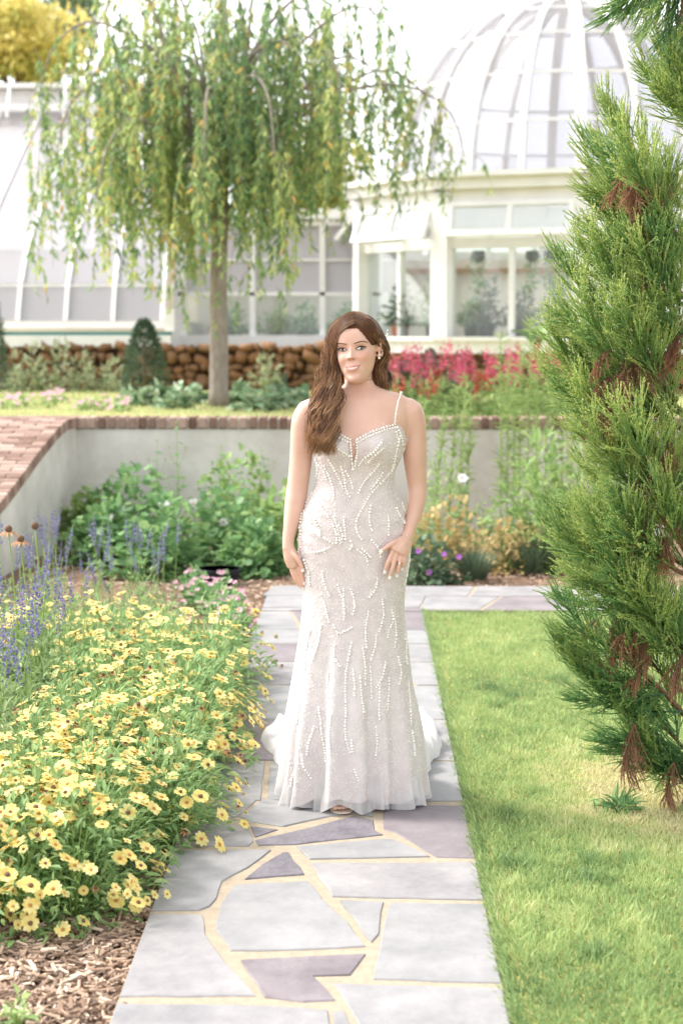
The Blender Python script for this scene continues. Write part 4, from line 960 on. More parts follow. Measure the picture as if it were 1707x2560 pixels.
m_mag=leafm('magenta bloom',[(0,srgb(190,36,84)),(.5,srgb(220,62,112)),(1,srgb(240,120,160))],.3)
m_red=leafm('red bloom',[(0,srgb(176,30,34)),(1,srgb(222,60,50))],.25)
m_purf=leafm('purple petal',[(0,srgb(150,60,170)),(1,srgb(186,100,200))],.3)
m_conef=leafm('withered petal',[(0,srgb(176,108,60)),(1,srgb(214,160,112))],.3)

def foliage_dome(mb,n,rx,ry,h,ln,wd,tmpl=LEAF_LANCE,g=gB,low=.0,inner=.35,tr=(.0,1.0),droop=.25,z0=0.02):
    """leaves over and through a dome, pointing outward"""
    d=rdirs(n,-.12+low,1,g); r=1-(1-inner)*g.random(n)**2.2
    lump=1+.14*np.sin(d[:,0]*5+1)+.12*np.sin(d[:,1]*6+2)+.08*np.sin(d[:,2]*9)
    pos=d*np.array([rx,ry,h])*(r*lump)[:,None]; pos[:,2]=np.maximum(pos[:,2],.0)+z0
    dr=unit(d*np.array([1,1,.8])+g.normal(0,.45,(n,3))+np.array([0,0,.15-droop]))
    nr=unit(np.cross(dr,np.cross(np.array([0,0,1.0])[None]+g.normal(0,.35,(n,3)),dr)))
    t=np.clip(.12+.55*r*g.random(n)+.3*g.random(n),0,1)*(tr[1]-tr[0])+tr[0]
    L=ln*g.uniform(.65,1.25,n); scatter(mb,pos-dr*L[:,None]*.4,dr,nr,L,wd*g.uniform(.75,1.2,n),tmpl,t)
def stems_dome(mb,n,rx,ry,h,rad=.003,g=gB):
    for i in range(n):
        d=rdirs(1,.25,1,g)[0]*np.array([rx,ry,h])*g.uniform(.6,.92); q,_,_=path3([(d[0]*.12,d[1]*.12,0),(d[0]*.5,d[1]*.5,d[2]*.6),d],6); mb.tube(q,np.linspace(rad*1.4,rad*.6,6),4)
PLANT={}
def plant_mesh(key,fn,mats,name='foliage',smooth=True):
    if key not in PLANT:
        mb=MB(); fn(mb); PLANT[key]=mb.mesh(name,mats,smooth)
    return PLANT[key]

# ---------------- zinnias
def zin_petals(nv,seed):
    g=np.random.default_rng(seed); mb=MB(); n=nv
    a=np.arange(n)*2*np.pi/n+g.normal(0,.06,n); d=np.stack([np.cos(a),np.sin(a),g.uniform(.02,.30,n)],-1)
    scatter(mb,d*.003,d,np.tile([0,0,1.0],(n,1)),.0220*g.uniform(.9,1.1,n),.0132,(np.array([[0,.2,0],[0,-.2,0],[.45,.46,.04],[.45,-.46,.04],[.82,.44,.03],[.82,-.44,.03],[1,.12,-.03],[1,-.12,-.03]]),[np.array([[1,3,2,0],[3,5,4,2],[5,7,6,4]])]),g.uniform(.2,.9,n))
    return mb.mesh('flower',m_petal)
def zin_old(seed):
    g=np.random.default_rng(seed); mb=MB(); n=8; a=np.arange(n)*2*np.pi/n; d=np.stack([np.cos(a),np.sin(a),g.uniform(-.7,.0,n)],-1)
    scatter(mb,d*.003,d,np.tile([0,0,1.0],(n,1)),.017,.008,LEAF_LANCE,g.uniform(0,1,n)); return mb.mesh('flower',m_conef)
ZP=[zin_petals(n,s) for n,s in ((9,1),(10,2),(11,3),(12,4),(16,5))]; ZO=zin_old(1)
mb=MB(); sphere(mb,(0,0,.0025),.0062,.55,8,4); ZD=mb.mesh('disc',m_disc); ZD.transform(Matrix.Diagonal((1,1,.75,1)))
mb=MB(); sphere(mb,(0,0,.003),.0070,.05,8,4); ZD2=mb.mesh('disc',m_disc)
def zin_fol(seed):
    def fn(mb):
        g=np.random.default_rng(seed); foliage_dome(mb,620,.200,.200,.335,.046,.0125,LEAF_LANCE,g,low=-.05,inner=.3)
    return fn
def zin_stem(seed):
    def fn(mb): stems_dome(mb,26,.2,.2,.36,.0022,np.random.default_rng(seed))
    return fn
zl_=lambda x,y:'yellow star zinnia plant '+('on the mulch end of the mound' if y<5.05 else 'overhanging the flagstone edge of the mound' if x>-.80 else 'at the end of the mound next to the begonias' if y>7.4 else 'in the middle of the mound beside the salvias')
zr=np.random.default_rng(31)
spots=[]
def lay(x0,x1,y0,y1,st):
    y=y0; k=0
    while y<=y1:
        x=x1-(k%2)*st*.0
        while x>=x0: spots.append((x+zr.normal(0,.02),y+zr.normal(0,.025))); x-=st
        y+=st*.92; k+=1
lay(-1.5,-.82,4.66,5.25,.195); lay(-1.14,-.67,5.34,7.3,.205); lay(-1.95,-.69,7.48,8.1,.22)
for i,(x,y) in enumerate(spots):
    v=i%3; sc=zr.uniform(.92,1.1); t=thing('zinnia_plant',zl_(x,y),'flower',(x,y,-.03),'zinnias in the yellow mound: '+zl_(x,y)[25:],zr.uniform(0,6.28)); t.scale=(sc,sc,sc*zr.uniform(.9,1.06))
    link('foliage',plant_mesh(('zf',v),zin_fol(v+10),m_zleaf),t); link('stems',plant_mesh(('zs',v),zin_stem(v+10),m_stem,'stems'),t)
    nf=int(zr.integers(24,31)) if y<7 else int(zr.integers(16,21))
    if zr.random()<.10: nf=5
    border=(x>-.80 or y<4.8)
    if y<5.05: nf+=16
    for k_ in range(nf):
        d=rdirs(1,-.02 if border else .55,1,zr)[0]
        if border and d[2]<.5:
            if x>-.80: d[0]=abs(d[0])
            if y<4.8: d[1]=-abs(d[1])
            d=np.array(Matrix.Rotation(-t.rotation_euler.z,3,'Z')@Vector(d))
        p=d*np.array([.235,.235,.385])*zr.uniform(.98,1.12)+np.array([0,0,.012]); p[2]=max(p[2],.06)
        old=zr.random()<.07
        fl=link('flower',ZO if old else ZP[int(zr.integers(0,5))],t); s_=zr.uniform(.62,1.2); fl.location=p; fl.scale=(s_,s_,s_)
        nd=Vector(unit(d*np.array([.75,.75,.6])+np.array([0,0,.55])+zr.normal(0,.16,3))); fl.rotation_euler=nd.to_track_quat('Z','Y').to_euler()
        link('disc',ZD2 if (old or zr.random()<.18) else ZD,fl)
# ---------------- blue salvia
def salv_fol(seed):
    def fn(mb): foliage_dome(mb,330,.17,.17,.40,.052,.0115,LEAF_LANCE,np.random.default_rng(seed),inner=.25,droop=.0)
    return fn
def spike(seed,h,mat_,frac=.45,fl=.0125,n=85,lean=.12,w=.011,colr=(.1,.9)):
    g=np.random.default_rng(seed); mb=MB(); l=g.normal(0,lean,2); q,_,_=path3([(0,0,0),(l[0]*h*.4,l[1]*h*.4,h*.5),(l[0]*h,l[1]*h,h)],12); mb.tube(q,np.linspace(.0022,.0010,12),4,mat=1)
    u=1-frac*g.random(n)**.9; u=np.round(u*34)/34+g.normal(0,.006,n); i=np.clip(u*11,0,10.99); k_=i.astype(int); p=q[k_]+(q[k_+1]-q[k_])*(i-k_)[:,None]
    d=rdirs(n,-.2,.7,g); s_=np.clip((1.02-u)/frac*2.2,.35,1); keep=g.random(n)<.85
    scatter(mb,(p+d*w*.25)[keep],d[keep],(np.cross(d,g.normal(0,1,(n,3))))[keep],(fl*s_*g.uniform(.7,1.3,n))[keep],(fl*.75*s_)[keep],LEAF_SIMPLE,g.uniform(*colr,n)[keep])
    return mb.mesh('flower_spike',[mat_,m_stem])
SV=[spike(i,h,m_viol,fr) for i,(h,fr) in enumerate(((.50,.42),(.42,.5),(.46,.35),(.36,.55),(.54,.30)))]
sr=np.random.default_rng(8)
sal=[(-1.22,5.62),(-1.42,5.5),(-1.26,6.0),(-1.46,5.95),(-1.28,6.45),(-1.5,6.4),(-1.30,6.9),(-1.52,6.9),(-1.42,7.3),(-1.66,7.25),(-1.9,8.6),(-1.62,8.75),(-1.38,8.85),(-1.12,8.9),(-2.0,8.0),(-1.75,9.3),(-2.05,9.2),(-1.5,9.25),(-1.25,9.4),(-1.9,9.8),(-2.2,9.6)]
for i,(x,y) in enumerate(sal):
    far=y>8.3
    t=thing('blue_salvia','violet blue salvia with slender spikes %s'%('growing behind the yellow zinnias' if far else 'crowding the inner side of the zinnia mound'),'flower',(x,y,-.03),'salvias behind the zinnias' if far else 'salvias beside the zinnias',sr.uniform(0,6.28))
    if far: t.scale=(.9,.9,.85)
    link('foliage',plant_mesh(('sf',i%2),salv_fol(i%2),m_sage),t)
    for k_ in range(int(sr.integers(5,9))):
        o=link('flower_spike',SV[int(sr.integers(0,5))],t); a=sr.uniform(0,6.28); r_=sr.uniform(.02,.14); o.location=(r_*math.cos(a),r_*math.sin(a),.20+sr.uniform(0,.1)); o.rotation_euler=(sr.normal(0,.09),sr.normal(0,.09),sr.uniform(0,6.28)); s_=sr.uniform(.8,1.2); o.scale=(s_,s_,s_)
# ---------------- generic bushes
def bush(name,label,cat,loc,rx,ry,h,n,ln,wd,mat,tmpl=LEAF_LANCE,group=None,seed=0,stems=10,droop=.2,inner=.3,tr=(0,1)):
    g=np.random.default_rng(seed+1000); t=thing(name,label,cat,loc,group)
    mb=MB(); foliage_dome(mb,n,rx,ry,h,ln,wd,tmpl,g,droop=droop,inner=inner,tr=tr); mb.build('foliage',mat,t)
    mb=MB(); stems_dome(mb,stems,rx,ry,h,.004,g); mb.build('stems',m_stem,t); return t
def gp_(px,py): q=G(px,py); return (q.x,q.y)
br_=[ # px,py of the base, radius, height, label
 ('leafy_bush','low mound of broad green leaves at the foot of the sloping wing wall',265,1400,.30,.30,.40,m_anem),
 ('leafy_bush','mound of lobed anemone leaves behind the salvia spikes',400,1432,.34,.30,.46,m_anem),
 ('leafy_bush','dense green bush against the stucco between anemone stems',330,1352,.40,.28,.50,m_anem),
 ('leafy_bush','spreading dark green bush with small leaves beside the mulch strip',560,1400,.42,.32,.46,m_anem),
 ('leafy_bush','rounded bush with brownish tips against the white wall',590,1345,.42,.30,.58,m_lite),
 ('leafy_bush','low leafy bush next to the black pot',640,1425,.26,.26,.30,m_anem),
 ('leafy_bush','wispy green bush hugging the corner of the two walls',215,1352,.22,.2,.34,m_lite),
 ('leafy_bush','green bush peeking out behind the skirt of the gown',700,1380,.34,.30,.42,m_lite)]
for i,(nm,lb,px,py,rx,ry,h,mt) in enumerate(br_):
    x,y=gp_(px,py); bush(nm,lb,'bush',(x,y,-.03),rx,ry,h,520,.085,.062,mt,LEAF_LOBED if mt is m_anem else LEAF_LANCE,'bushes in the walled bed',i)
# anemone stems with leaves, buds and flowers
def petal_flower(mat,n,r,w,seed,up=.25):
    g=np.random.default_rng(seed); mb=MB(); a=np.arange(n)*2*np.pi/n+g.normal(0,.08,n); d=np.stack([np.cos(a),np.sin(a),np.full(n,up)],-1)
    scatter(mb,d*.003,d,np.tile([0,0,1.0],(n,1)),r*g.uniform(.9,1.1,n),w,LEAF_LANCE,g.random(n)); return mb.mesh('flower',mat)
AF=petal_flower(m_wpet,6,.030,.030,1); 
mb=MB(); sphere(mb,(0,0,.004),.006,.7,8,4); AD=mb.mesh('flower_centre',m_disc)
mb=MB(); sphere(mb,(0,0,0),.008,.3,6,4); BUD=mb.mesh('bud',m_stem)
ar=np.random.default_rng(77)
an=[(405,1410,1250,1),(450,1405,1050,0),(395,1400,1095,0),(428,1408,1160,0),(490,1400,1255,1),(560,1400,1300,1),(300,1395,1150,0),(250,1370,1290,1),(520,1390,1180,0),(545,1380,1110,0),(610,1390,1320,1),(660,1390,1190,0),(345,1390,1330,1),(250,1380,1200,0),(590,1370,1150,0),(1150,1400,1190,1),(690,1360,1120,0)]
for i,(px,py,top,fl) in enumerate(an):
    x,y=gp_(px,py); h=P(px,top,y).z
    t=thing('anemone','tall anemone stem %s'%('carrying a single pale blossom above the bushes' if fl else 'with small leaves and round buds before the white wall'),'flower',(x,y,-.02),'anemones in bloom' if fl else 'anemones in bud')
    l=ar.normal(0,.05,2); q,_,_=path3([(0,0,0),(l[0]*.4,l[1]*.4,h*.5),(l[0],l[1],h)],14); mb=MB(); mb.tube(q,np.linspace(.0045,.0022,14),5)
    if not fl:
        for s_ in (-1,1):
            q2,_,_=path3([q[9],q[9]+np.array([s_*.04,0,.06]),q[9]+np.array([s_*.06,0,.14])],6); mb.tube(q2,.0018,4)
    mb.build('stem',m_stem,t)
    mb=MB(); k_=int(ar.integers(8,15)); ii=ar.integers(6,13,k_); d=rdirs(k_,-.3,.4,ar); scatter(mb,q[ii]+ar.normal(0,.012,(k_,3)),d,np.tile([0,0,1.0],(k_,1)),ar.uniform(.04,.085,k_),ar.uniform(.03,.06,k_),LEAF_LOBED,ar.random(k_)*.7); mb.build('leaves',m_anem,t)
    if fl:
        o=link('flower',AF,t); o.location=q[-1]; s_=ar.uniform(1.1,1.5); o.scale=(s_,)*3; o.rotation_euler=(R(55)+ar.normal(0,.2),ar.normal(0,.3),0); link('flower_centre',AD,o)
    else:
        for p in (q[-1],q[9]+np.array([-.06,0,.14]),q[9]+np.array([.06,0,.14])): o=link('bud',BUD,t); o.location=p
# withered coneflowers
for i,(px,py,yy,old) in enumerate(((22,1310,7.5,0),(52,1335,7.7,0),(88,1302,7.6,1))):
    p=P(px,py,yy); t=thing('coneflower','%s on a tall stem above the salvia'%('bare dark coneflower seed head' if old else 'withered orange coneflower'),'flower',(p.x+.05,yy,-.03),None if old else 'withered coneflowers')
    q,_,_=path3([(0,0,0),(-.02,0,p.z*.5),(-.05,0,p.z)],10); mb=MB(); mb.tube(q,.0032,5); mb.build('stem',m_stem,t)
    mb=MB(); sphere(mb,(-.05,0,p.z+.008),.018,.03,10,6); mb.build('cone',m_disc,t)
    if not old:
        n=12; a=np.arange(n)*2*np.pi/n; d=np.stack([np.cos(a),np.sin(a),-np.full(n,.45)],-1); mb=MB(); scatter(mb,d*.01+np.array([-.05,0,p.z]),d,np.tile([0,0,1.0],(n,1)),.045,.012,LEAF_LANCE,gB.random(n)); mb.build('petals',m_conef,t)
# pink begonias along the mulch
PF=petal_flower(m_ppet,5,.016,.017,2)
for i,(px,py) in enumerate(((505,1492),(545,1508),(580,1524),(612,1548),(560,1478),(640,1575),(480,1470))):
    x,y=gp_(px,py+18); x=min(x,-.72)
    t=bush('pink_begonia','low begonia with pale pink blossoms between the zinnias and the mulch','flower',(x,y,-.03),.11,.11,.15,110,.045,.032,m_anem,LEAF_LOBED,'begonias edging the bed',60+i,5)
    for k_ in range(16):
        d=rdirs(1,.1,1,gB)[0]*np.array([.12,.12,.18]); o=link('flower',PF,t); o.location=d+np.array([0,0,.02]); o.rotation_euler=(gB.normal(.5,.4),gB.normal(0,.4),0)
# black pot
x,y=gp_(548,1452); t=thing('plant_pot','shallow black plastic pot sunk beside the bushes','pot',(x,y,-.03)); mb=MB(); mb.tube([(0,0,0),(0,0,.10),(0,0,.115),(0,0,.115),(0,0,.05)],[.12,.145,.155,.135,.12],20); mb.build('pot_body',m_black,t)
for k_ in range(3):
    mb=MB(); a=np.linspace(0,2*np.pi,25); mb.tube(np.stack([(.13+.009*k_)*np.cos(a),(.13+.009*k_)*np.sin(a),np.full(25,.03+.03*k_)],-1),.005,5,cap=False); mb.build('rim_band',m_black,t)

# ---------------- right hand bed
def P_base(px,py): return gp_(px,py)
def rb(name,label,px,py,rx,ry,h,n,ln,wd,mt,tm=LEAF_LANCE,seed=0,**k):
    x,y=gp_(px,py); return bush(name,label,'bush',(x,y,-.03),rx,ry,h,n,ln,wd,mt,tm,None,seed,**k)
rb('leafy_shrub','tall pale green shrub with lance leaves below the sunflower stalks',1340,1412,.34,.3,.82,900,.11,.034,m_lite,seed=201)
rb('leafy_shrub','broad pale green shrub half hidden by the conifer',1470,1408,.36,.3,.78,800,.10,.034,m_lite,seed=202)
rb('ground_cover','golden tan leafed low shrub beside the bride\'s left hand',1120,1405,.36,.22,.38,620,.055,.03,m_tan,LEAF_LOBED,seed=203)
rb('ground_cover','small golden leafed clump between two grass tufts',1265,1420,.26,.2,.30,380,.05,.028,m_tan,LEAF_LOBED,seed=204)
rb('leafy_shrub','feathery green shrub at the foot of the yellow stalks',1095,1392,.30,.26,.62,700,.075,.018,m_lite,seed=205)
rb('leafy_shrub','thin airy plant in front of the bare stucco',1215,1395,.22,.2,.42,220,.06,.02,m_lite,seed=206)
gx=rb('geranium','dark green geranium with violet blossoms beside the path',1062,1450,.26,.2,.24,520,.045,.04,m_dkgr,LEAF_LOBED,seed=207,tr=(.3,1))
GF=petal_flower(m_purf,5,.02,.02,4)
for d in ((-.14,-.19,.10),(.02,-.20,.11),(.12,-.12,.22),(-.05,-.12,.24),(-.2,-.1,.16),(.22,-.1,.2)):
    o=link('flower',GF,gx); o.location=d; o.rotation_euler=(R(60),0,0)
def tuft(label,px,py,r,h,n,seed):
    x,y=gp_(px,py); g=np.random.default_rng(seed); t=thing('grass_tuft',label,'ornamental grass',(x,y,-.02)); a=g.uniform(0,6.28,n); q=g.random(n)**.6
    pos=np.stack([np.cos(a)*q*r*.35,np.sin(a)*q*r*.35,np.zeros(n)],-1); d=unit(np.stack([np.cos(a)*q*.75,np.sin(a)*q*.75,np.ones(n)],-1)+g.normal(0,.08,(n,3))); mb=MB()
    scatter(mb,pos,d,np.stack([-np.cos(a),-np.sin(a),np.full(n,.3)],-1),h*g.uniform(.6,1.1,n),.006,LEAF_BLADE,g.random(n)); mb.build('blades',m_dkgr,t)
    m2=90; a=g.uniform(0,6.28,m2); q=g.random(m2)**.5; d=unit(np.stack([np.cos(a)*q*.6,np.sin(a)*q*.6,np.ones(m2)],-1)); mb=MB(); 
    scatter(mb,d*h*g.uniform(.75,1.25,m2)[:,None],unit(d+g.normal(0,.3,(m2,3))),g.normal(0,1,(m2,3)),.03,.014,LEAF_LANCE,g.random(m2)); mb.build('seed_heads',m_tan,t,kind='stuff')
tuft('dark green grass tuft with tan seed heads beside the geranium',1185,1440,.22,.27,420,1); tuft('dark green grass tuft with tan seed heads below the pale shrub',1325,1425,.24,.29,420,2)
# tall leafy stalks
tr_=np.random.default_rng(14)
ST=[(1085,1340,1010,.3),(1120,1340,960,.25),(1145,1330,935,.2),(1165,1335,985,.1),(1050,1330,1000,.1),(1250,1345,830,-.05),(1265,1340,900,0),(1295,1335,850,.0),(1315,1330,790,.05),(1335,1340,880,.05),(1360,1330,840,.06),(1375,1335,920,.05),(1400,1335,950,.05),(1425,1330,980,.0),(1280,1330,930,.02)]
for i,(px,py,top,ln_) in enumerate(ST):
    x,y=gp_(px,py+20); h=P(px,top,y).z; grp=i<5
    t=thing('leafy_stalk','tall yellow green stalk with narrow whorled leaves %s'%('leaning beside the bride\'s shoulder' if grp else 'rising past the brick coping by the conifer'),'plant',(x,y,-.03),'stalks beside the bride' if grp else 'stalks by the conifer')
    q,_,_=path3([(0,0,0),(ln_*.08,0,h*.5),(ln_*.3,0,h)],20); mb=MB(); mb.tube(q,np.linspace(.0085,.003,20),6); mb.build('stem',m_stem,t)
    n=150; u=tr_.uniform(.25,1,n); i_=np.clip(u*19,0,18.99); k_=i_.astype(int); p=q[k_]+(q[k_+1]-q[k_])*(i_-k_)[:,None]; d=rdirs(n,-.1,.9,tr_); d[:,2]+=.35*u
    mb=MB(); scatter(mb,p,d,np.tile([0,0,1.0],(n,1))+tr_.normal(0,.2,(n,3)),tr_.uniform(.05,.11,n),.009,LEAF_LANCE,tr_.uniform(.3,1,n)); mb.build('leaves',m_lite,t)

# ---------------- terrace plants
def on_terr(px,Y): q=P(px,900,Y); return (q.x,Y,TZ)
MSP=[spike(40+i,.55,m_mag,.5,.030,80,.05,.03,(0,1)) for i in range(3)]; RSP=[spike(50+i,.34,m_red,.5,.03,60,.05,.03,(0,1)) for i in range(2)]
qr=np.random.default_rng(5)
for i in range(26):
    px=970+i*19+qr.uniform(-8,8); Y=qr.uniform(14.7,16.3); red=qr.random()<.22
    t=thing('spiked_flower','%s flower spikes over green leaves behind the brick coping'%('short scarlet' if red else 'tall magenta'),'flower',on_terr(px,Y),'scarlet spikes on the terrace' if red else 'magenta spikes on the terrace')
    mb=MB(); foliage_dome(mb,120,.17,.17,.30,.07,.02,LEAF_LANCE,qr,inner=.2); mb.build('foliage',m_lite,t)
    for k_ in range(4):
        o=link('flower_spike',(RSP if red else MSP)[int(qr.integers(0,2))],t); o.location=(qr.uniform(-.14,.14),qr.uniform(-.14,.14),.04+qr.uniform(0,.12)); o.rotation_euler=(0,0,qr.uniform(0,6.28)); s_=qr.uniform(.7,1.05); o.scale=(s_*1.1,s_*1.1,s_)
def tb_(name,label,px,Y,r,h,n,ln,wd,mt,tm=LEAF_LANCE,seed=0,group=None,cat='plant',**k): return bush(name,label,cat,on_terr(px,Y),r,r,h,n,ln,wd,mt,tm,group,seed+300,stems=5,**k)
m_cole=leafm('coleus leaf',[(0,srgb(46,34,36)),(.5,srgb(84,70,62)),(.8,srgb(132,120,84)),(1,srgb(206,200,190))],.15)
tb_('coleus','dark maroon leafed coleus behind the bride\'s ear',1040,16.8,.34,.44,190,.16,.10,m_cole,LEAF_LOBED,1)
tb_('coleus','second maroon coleus among the magenta spikes',1110,17.0,.26,.40,120,.15,.10,m_cole,LEAF_LOBED,2)
m_cala=leafm('caladium leaf',[(0,srgb(60,100,66)),(.45,srgb(104,140,92)),(.7,srgb(170,190,150)),(1,srgb(228,226,214))],.25)
for i,px in enumerate((345,395,440,480,590,640,690,740)):
    tb_('caladium','low caladium with cream splashed leaves around the tree base',px,16.0+qr.uniform(0,2.2),.20,.17,80,.10,.08,m_cala,LEAF_LOBED,10+i,'caladiums around the tree')
for i,(px,Y) in enumerate(((20,16.5),(60,17),(120,16.8),(140,18),(215,16.2),(255,16.4),(300,16.0))):
    t=tb_('pink_flower','small pink bedding flower on the terrace lawn edge',px,Y,.13,.11,70,.05,.03,m_lite,LEAF_LANCE,30+i,'pink bedding flowers','flower')
    for k_ in range(9):
        d=rdirs(1,.2,1,qr)[0]*np.array([.14,.14,.15]); o=link('flower',PF,t); o.location=d; o.scale=(1.6,)*3; o.rotation_euler=(R(40),0,0)
for i,(px,h) in enumerate(((40,.40),(90,.52),(150,.55),(205,.42),(280,.35),(670,.45))):
    tb_('grey_shrub','silvery green shrub standing in front of the stone wall',px,21.2,.22,h,170,.10,.035,m_grey,LEAF_LANCE,40+i,'silvery shrubs by the stone wall','shrub',droop=-.2)
tb_('agave','blue green succulent rosette on the terrace bed',705,17.5,.2,.2,60,.2,.04,m_dkgr,LEAF_LANCE,50,droop=-.2)
# small dark conifers
def cone_shrub(label,px,Y,r,ztop,seed):
    loc=on_terr(px,Y); h=ztop-TZ; g=np.random.default_rng(seed); t=thing('conifer_shrub',label,'shrub',loc); n=2600; u=g.random(n)**.8; a=g.uniform(0,6.28,n); rr_=r*(1-u**1.6)**.7*(1+.15*np.sin(a*5+u*9))*np.sqrt(g.random(n))**.5
    pos=np.stack([rr_*np.cos(a),rr_*np.sin(a),.04+u*h*.96],-1); d=unit(np.stack([np.cos(a),np.sin(a),np.full(n,.5)],-1)+g.normal(0,.4,(n,3))); mb=MB(); scatter(mb,pos,d,g.normal(0,1,(n,3)),.07,.018,LEAF_SIMPLE,g.random(n)); mb.build('foliage',m_dkgr,t)
    mb=MB(); mb.tube([(0,0,0),(0,0,h*.8)],[.03,.01],8); mb.build('trunk',m_bstem,t)
cone_shrub('small dark conical evergreen in front of the stone wall',362,20.0,.27,1.78,3); cone_shrub('dark evergreen shrub standing beyond the sloping brick cap',-32,19.5,.24,2.25,4)
# banana plant
t=thing('banana_plant','banana plant with big paddle leaves before the conservatory window','plant',on_terr(1335,17.5))
m_ban=leafm('banana leaf',[(0,srgb(58,98,48)),(.5,srgb(92,134,62)),(1,srgb(142,172,92))],.35,.4)
def big_leaf(parent,base,d,ln,wd,fold,tint):
    d=Vector(d).normalized(); side=d.cross(Vector((0,0,1))).normalized(); up=side.cross(d); g=[]
    for i in range(10):
        u=i/9; w=wd*math.sin(math.pi*min(1,.04+.96*u)**.75)*.5; c=Vector(base)+d*ln*u-Vector((0,0,1))*ln*.35*u*u
        g.append([list(c+side*w*s_+up*abs(s_)*w*fold) for s_ in (-1,-.5,0,.5,1)])
    mb=MB(); mb.grid(np.array(g),tint=tint); return mb.build('leaf',m_ban,parent)
mb=MB(); mb.tube([(0,0,0),(.0,0,.35),(.02,0,.7)],[.05,.045,.03],10); mb.build('stalk',m_stem,t)
for b,d,l,w,f_,tn in (((0,0,.62),(-.5,-.5,.55),.50,.26,.5,.1),((0,0,.6),(.6,-.3,.5),.55,.22,.4,.6),((.02,0,.6),(.3,.4,.9),.5,.2,.3,.8),((0,0,.4),(.9,-.3,.1),.5,.22,.5,.4),((0,0,.45),(-.3,-.8,.2),.45,.2,.5,.7),((0,0,.35),(.2,-.9,.25),.5,.24,.3,.3)): big_leaf(t,b,d,l,w,f_,tn)
# potted plants inside the glass
def potted(label,loc,r,h,ph,mt,seed,clay=True):
    t=thing('potted_plant',label,'potted plant',loc); mb=MB(); mb.tube([(0,0,0),(0,0,ph),(0,0,ph+.02),(0,0,ph-.02)],[.09,.12,.13,.10],12); mb.build('pot',pm('terracotta',srgb(160,92,62),srgb(180,112,80),10,.8) if clay else m_black,t)
    g=np.random.default_rng(seed); mb=MB(); foliage_dome(mb,340,r,r,h,.10,.04,LEAF_LANCE,g,inner=.1,z0=ph); mb.build('foliage',mt,t); return t
zf=TZ+Z_SILL-.05
for i,(px,Y,r,h,lb) in enumerate(((1000,21.6,.22,.45,'leafy plant in clay pot behind the narrow conservatory window'),(1085,21.4,.26,.6,'tall bushy plant inside the angled conservatory window'),(1215,21.6,.22,.55,'round topped potted shrub inside the conservatory front window'),(1180,22.0,.2,.3,'low potted fern at the conservatory sill'),(1300,21.5,.25,.4,'potted plant behind the banana leaves inside the conservatory'),(1400,21.6,.25,.6,'potted foliage inside the window next to the conifer'))):
    q=P(px,829,Y); potted(lb,(q.x,Y,zf),r,h,.2,m_anem if i%2 else m_dkgr,70+i,i==0)
for i,(px,lb) in enumerate(((690,'yellow green potted plant in the corridor window'),(760,'bushy potted plant beside the corridor mullion'),(870,'potted foliage at the end of the corridor'),(580,'grey pot of foliage in the corridor behind the tree trunk'))):
    q=P(px,829,23.7); potted(lb,(q.x,23.7,TZ+zc(838)-.11),.26,.34,.14,m_lite if i==0 else m_anem,90+i,False)
for i,px in enumerate((1195,1330,1375)):
    q=P(px,640,21.3); t=thing('hanging_plant','trailing green plant hanging inside the conservatory window','potted plant',(q.x,21.3,TZ+Z_WT-.5),'hanging plants in the conservatory'); g=gB; n=90; mb=MB(); u=g.random(n); pos=np.stack([g.normal(0,.05,n),g.normal(0,.05,n),.45-u*.42],-1); scatter(mb,pos,rdirs(n,-1,.2,g),g.normal(0,1,(n,3)),.07,.03,LEAF_LANCE,g.random(n)); mb.build('foliage',m_anem,t)
    mb=MB(); mb.tube([(0,0,.5),(0,0,.42),(0,0,.36)],[.08,.09,.05],10); mb.build('basket',m_black,t)

# ---------------- grass, mulch
m_grass=leafm('grass',[(0,srgb(94,128,66)),(.4,srgb(144,172,96)),(.75,srgb(186,201,126)),(1,srgb(218,208,158))],.35,.5)
gg=np.random.default_rng(2)
def grassfield(n,fn):
    P_=[]
    while sum(len(p) for p in P_)<n:
        k=n; x=PXR+.0+gg.random(k)*2.6; y=3.7+gg.random(k)**1.0*(YN-3.7); keep=(x<(1707-909)/4200*y+.25); keep&=gg.random(k)<np.clip((6.2/y)**1.6,.25,1.2)/1.2; P_.append(np.stack([x,y],-1)[keep])
    return np.concatenate(P_)[:n]
pts=grassfield(90000,None); n=len(pts)
big=np.array([mnoise.noise(Vector((p[0]*2.2,p[1]*1.6,0))) for p in pts[::1]]); fine=np.array([mnoise.noise(Vector((p[0]*11,p[1]*9,3.))) for p in pts])
cx_,cy_=G(1640,1960).x,G(1640,1960).y
bare=np.exp(-(((pts[:,0]-cx_)/.42)**2+((pts[:,1]-cy_)/.62)**2))
tn=np.clip(.42+.38*big+.30*fine+gg.normal(0,.15,n)+.85*bare,0,1)
hgt=.020*(1+.45*fine+.3*big)*gg.uniform(.6,1.5,n)*(1-.45*bare)
